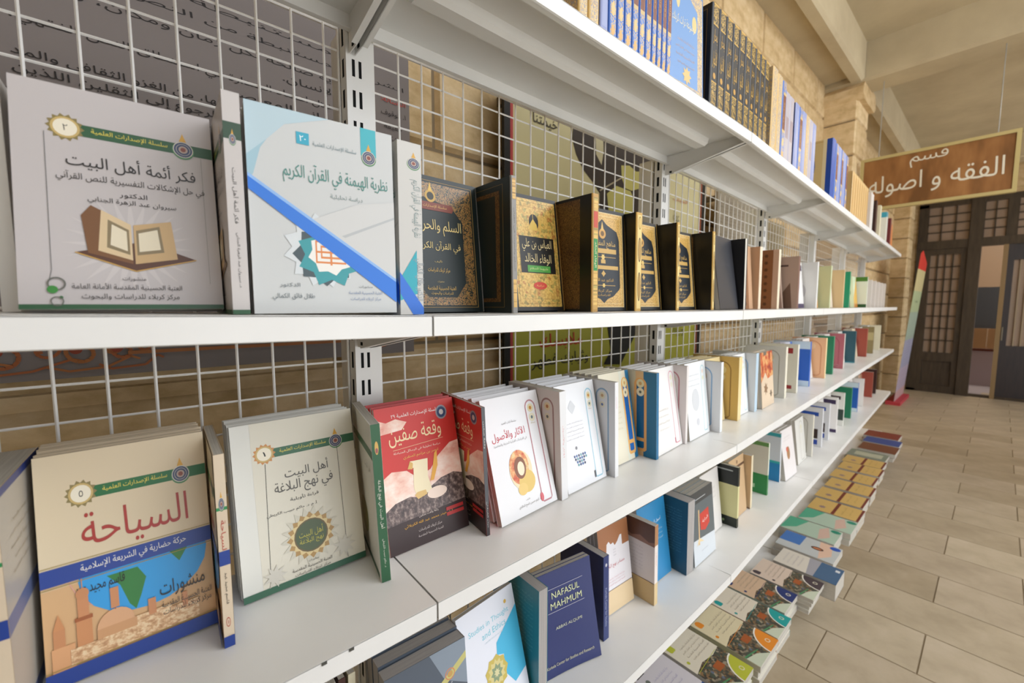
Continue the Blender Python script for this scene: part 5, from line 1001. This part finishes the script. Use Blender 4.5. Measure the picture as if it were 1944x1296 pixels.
row([(3.68, .05, .26, 'whitevol', 'white volume with pinkish tint after the tan set', .02), (3.74, .05, .255, 'plain', 'off-white volume before the dark one', .02), (3.93, .06, .245, 'dkbrown', 'dark brown volume among pale ones', .02), (4.14, .06, .245, 'cream', 'cream volume on the far top shelf', .02), (4.5, .08, .25, 'tealtop', 'white volume with teal top band', .02), (4.78, .06, .24, 'dkred', 'dull red volume before the orange cover', .02)])
stack('orangebk', 'orange book facing out at the far end of the top shelf', 1, 5.05, lip(5.05)+.05, A, .26, .03, .25, .03, 2)

# bottom shelf: books lying flat with their feet towards the aisle, titles towards the wall
def flat(dk, desc, x_right, y_front, n, t, w=.165, l=.24, yaw=0, ztop=-1.2):
    z = ZS[5]+.0008
    n = max(1, n); t = (ztop-z)/n
    for i in range(n):
        jx, jy = (random.uniform(-.004, .004), random.uniform(.0, .014)) if i < n-1 else (0, 0)
        m = Matrix.Translation((x_right-w+jx, y_front+jy, z+t+H0-.0004)) @ Matrix.Rotation(yaw, 4, 'Z') @ Matrix.Rotation(-math.pi/2, 4, 'X')
        lb = f'{desc}, top of its pile' if i == n-1 else f'{desc}, {["lowest", "second lowest", "third lowest"][i]} in its pile'
        book('paperback_book', lb, dk, w, l, t-.0008, m, 'books lying on the bottom shelf', prints=(i == n-1))
        z += t
flat('b_lav', 'lavender-white book lying flat at the near end', 1.268, .455, 3, .02)
flat('b_lime', 'book with lime green corner lying flat', 1.446, .456, 3, .02)
flat('b_orange', 'book with orange corner lying flat', 1.640, .442, 3, .02, .172)
flat('b_teal', 'book with teal corner lying flat', 1.796, .446, 3, .02, .15)
flat('b_navy', 'book with navy corner lying flat', 1.968, .472, 3, .02, .160)
flat('b_plum', 'book with dark plum corner lying flat', 2.140, .420, 4, .02, .160)
flat('b_grey', 'thick blue-grey and cream book lying flat', 2.305, .382, 1, .06, .152, ztop=-1.195)
flat('b_rain', 'pale book with blue block and brown oval lying flat', 2.516, .430, 2, .02, .18)
flat('b_green', 'nearer green-washed book lying flat', 2.71, .468, 2, .02, .175)
flat('b_green', 'farther green-washed book lying flat', 2.895, .436, 2, .02, .175)
for i, (x, y) in enumerate(((3.10, .438), (3.32, .455), (3.55, .455), (3.77, .476), (4.0, .476), (4.2, .49))):
    flat('b_tan', f'tan book with maroon bands lying flat, {["nearest", "second", "third", "fourth", "fifth", "farthest"][i]} tan pile', x, y, 2, .02, .19)
flat('b_grn', 'grey-green book lying flat beyond the tan piles', 4.42, .503, 3, .02, .2)
flat('b_brown', 'rusty brown book lying flat', 4.72, .477, 2, .03, .24)
flat('b_bluebk', 'deep blue book lying flat', 4.95, .487, 2, .03, .2)
flat('b_redb', 'dark red book lying flat at the far end', 5.22, .52, 2, .03, .24)
for x, d, ds in ((1.40, 'dkbrown', 'dark book standing behind the lime-cornered pile'), (1.62, 'dkbrown', 'dark brown book standing behind the orange-cornered pile'), (1.80, 'dkbrown', 'dark brown book standing behind the teal-cornered pile'), (2.06, 'yellowbk', 'yellow-green book standing behind the plum-cornered pile'), (2.3, 'bluewhite', 'white and blue book standing edgeways behind flat piles'), (2.62, 'whitearch', 'white arched book standing behind the green piles'), (2.85, 'blu', 'pale blue book standing behind the green piles'), (3.05, 'tan', 'tan book standing behind the nearest tan pile'), (3.28, 'tan', 'tan book standing behind the second tan pile'), (3.5, 'beige', 'beige book standing behind the third tan pile'), (3.74, 'tan', 'tan book standing behind the fourth tan pile'), (4.26, 'cream', 'cream book standing before the grey-green pile'), (4.98, 'orangebk', 'orange book standing behind the deep blue pile')):
    perp(d, ds, 5, x, lip(x)+.225, A if x > JX else 0, .045, .014, .21, -.02)

for l, n in LABELS.items():
    if len(n) > 1 or not 4 <= len(l.split()) <= 16: print('LABEL', len(l.split()), l, n)
print('objects', len(bpy.data.objects), 'tris', sum(len(o.data.polygons)*2 for o in bpy.data.objects if o.type == 'MESH'))
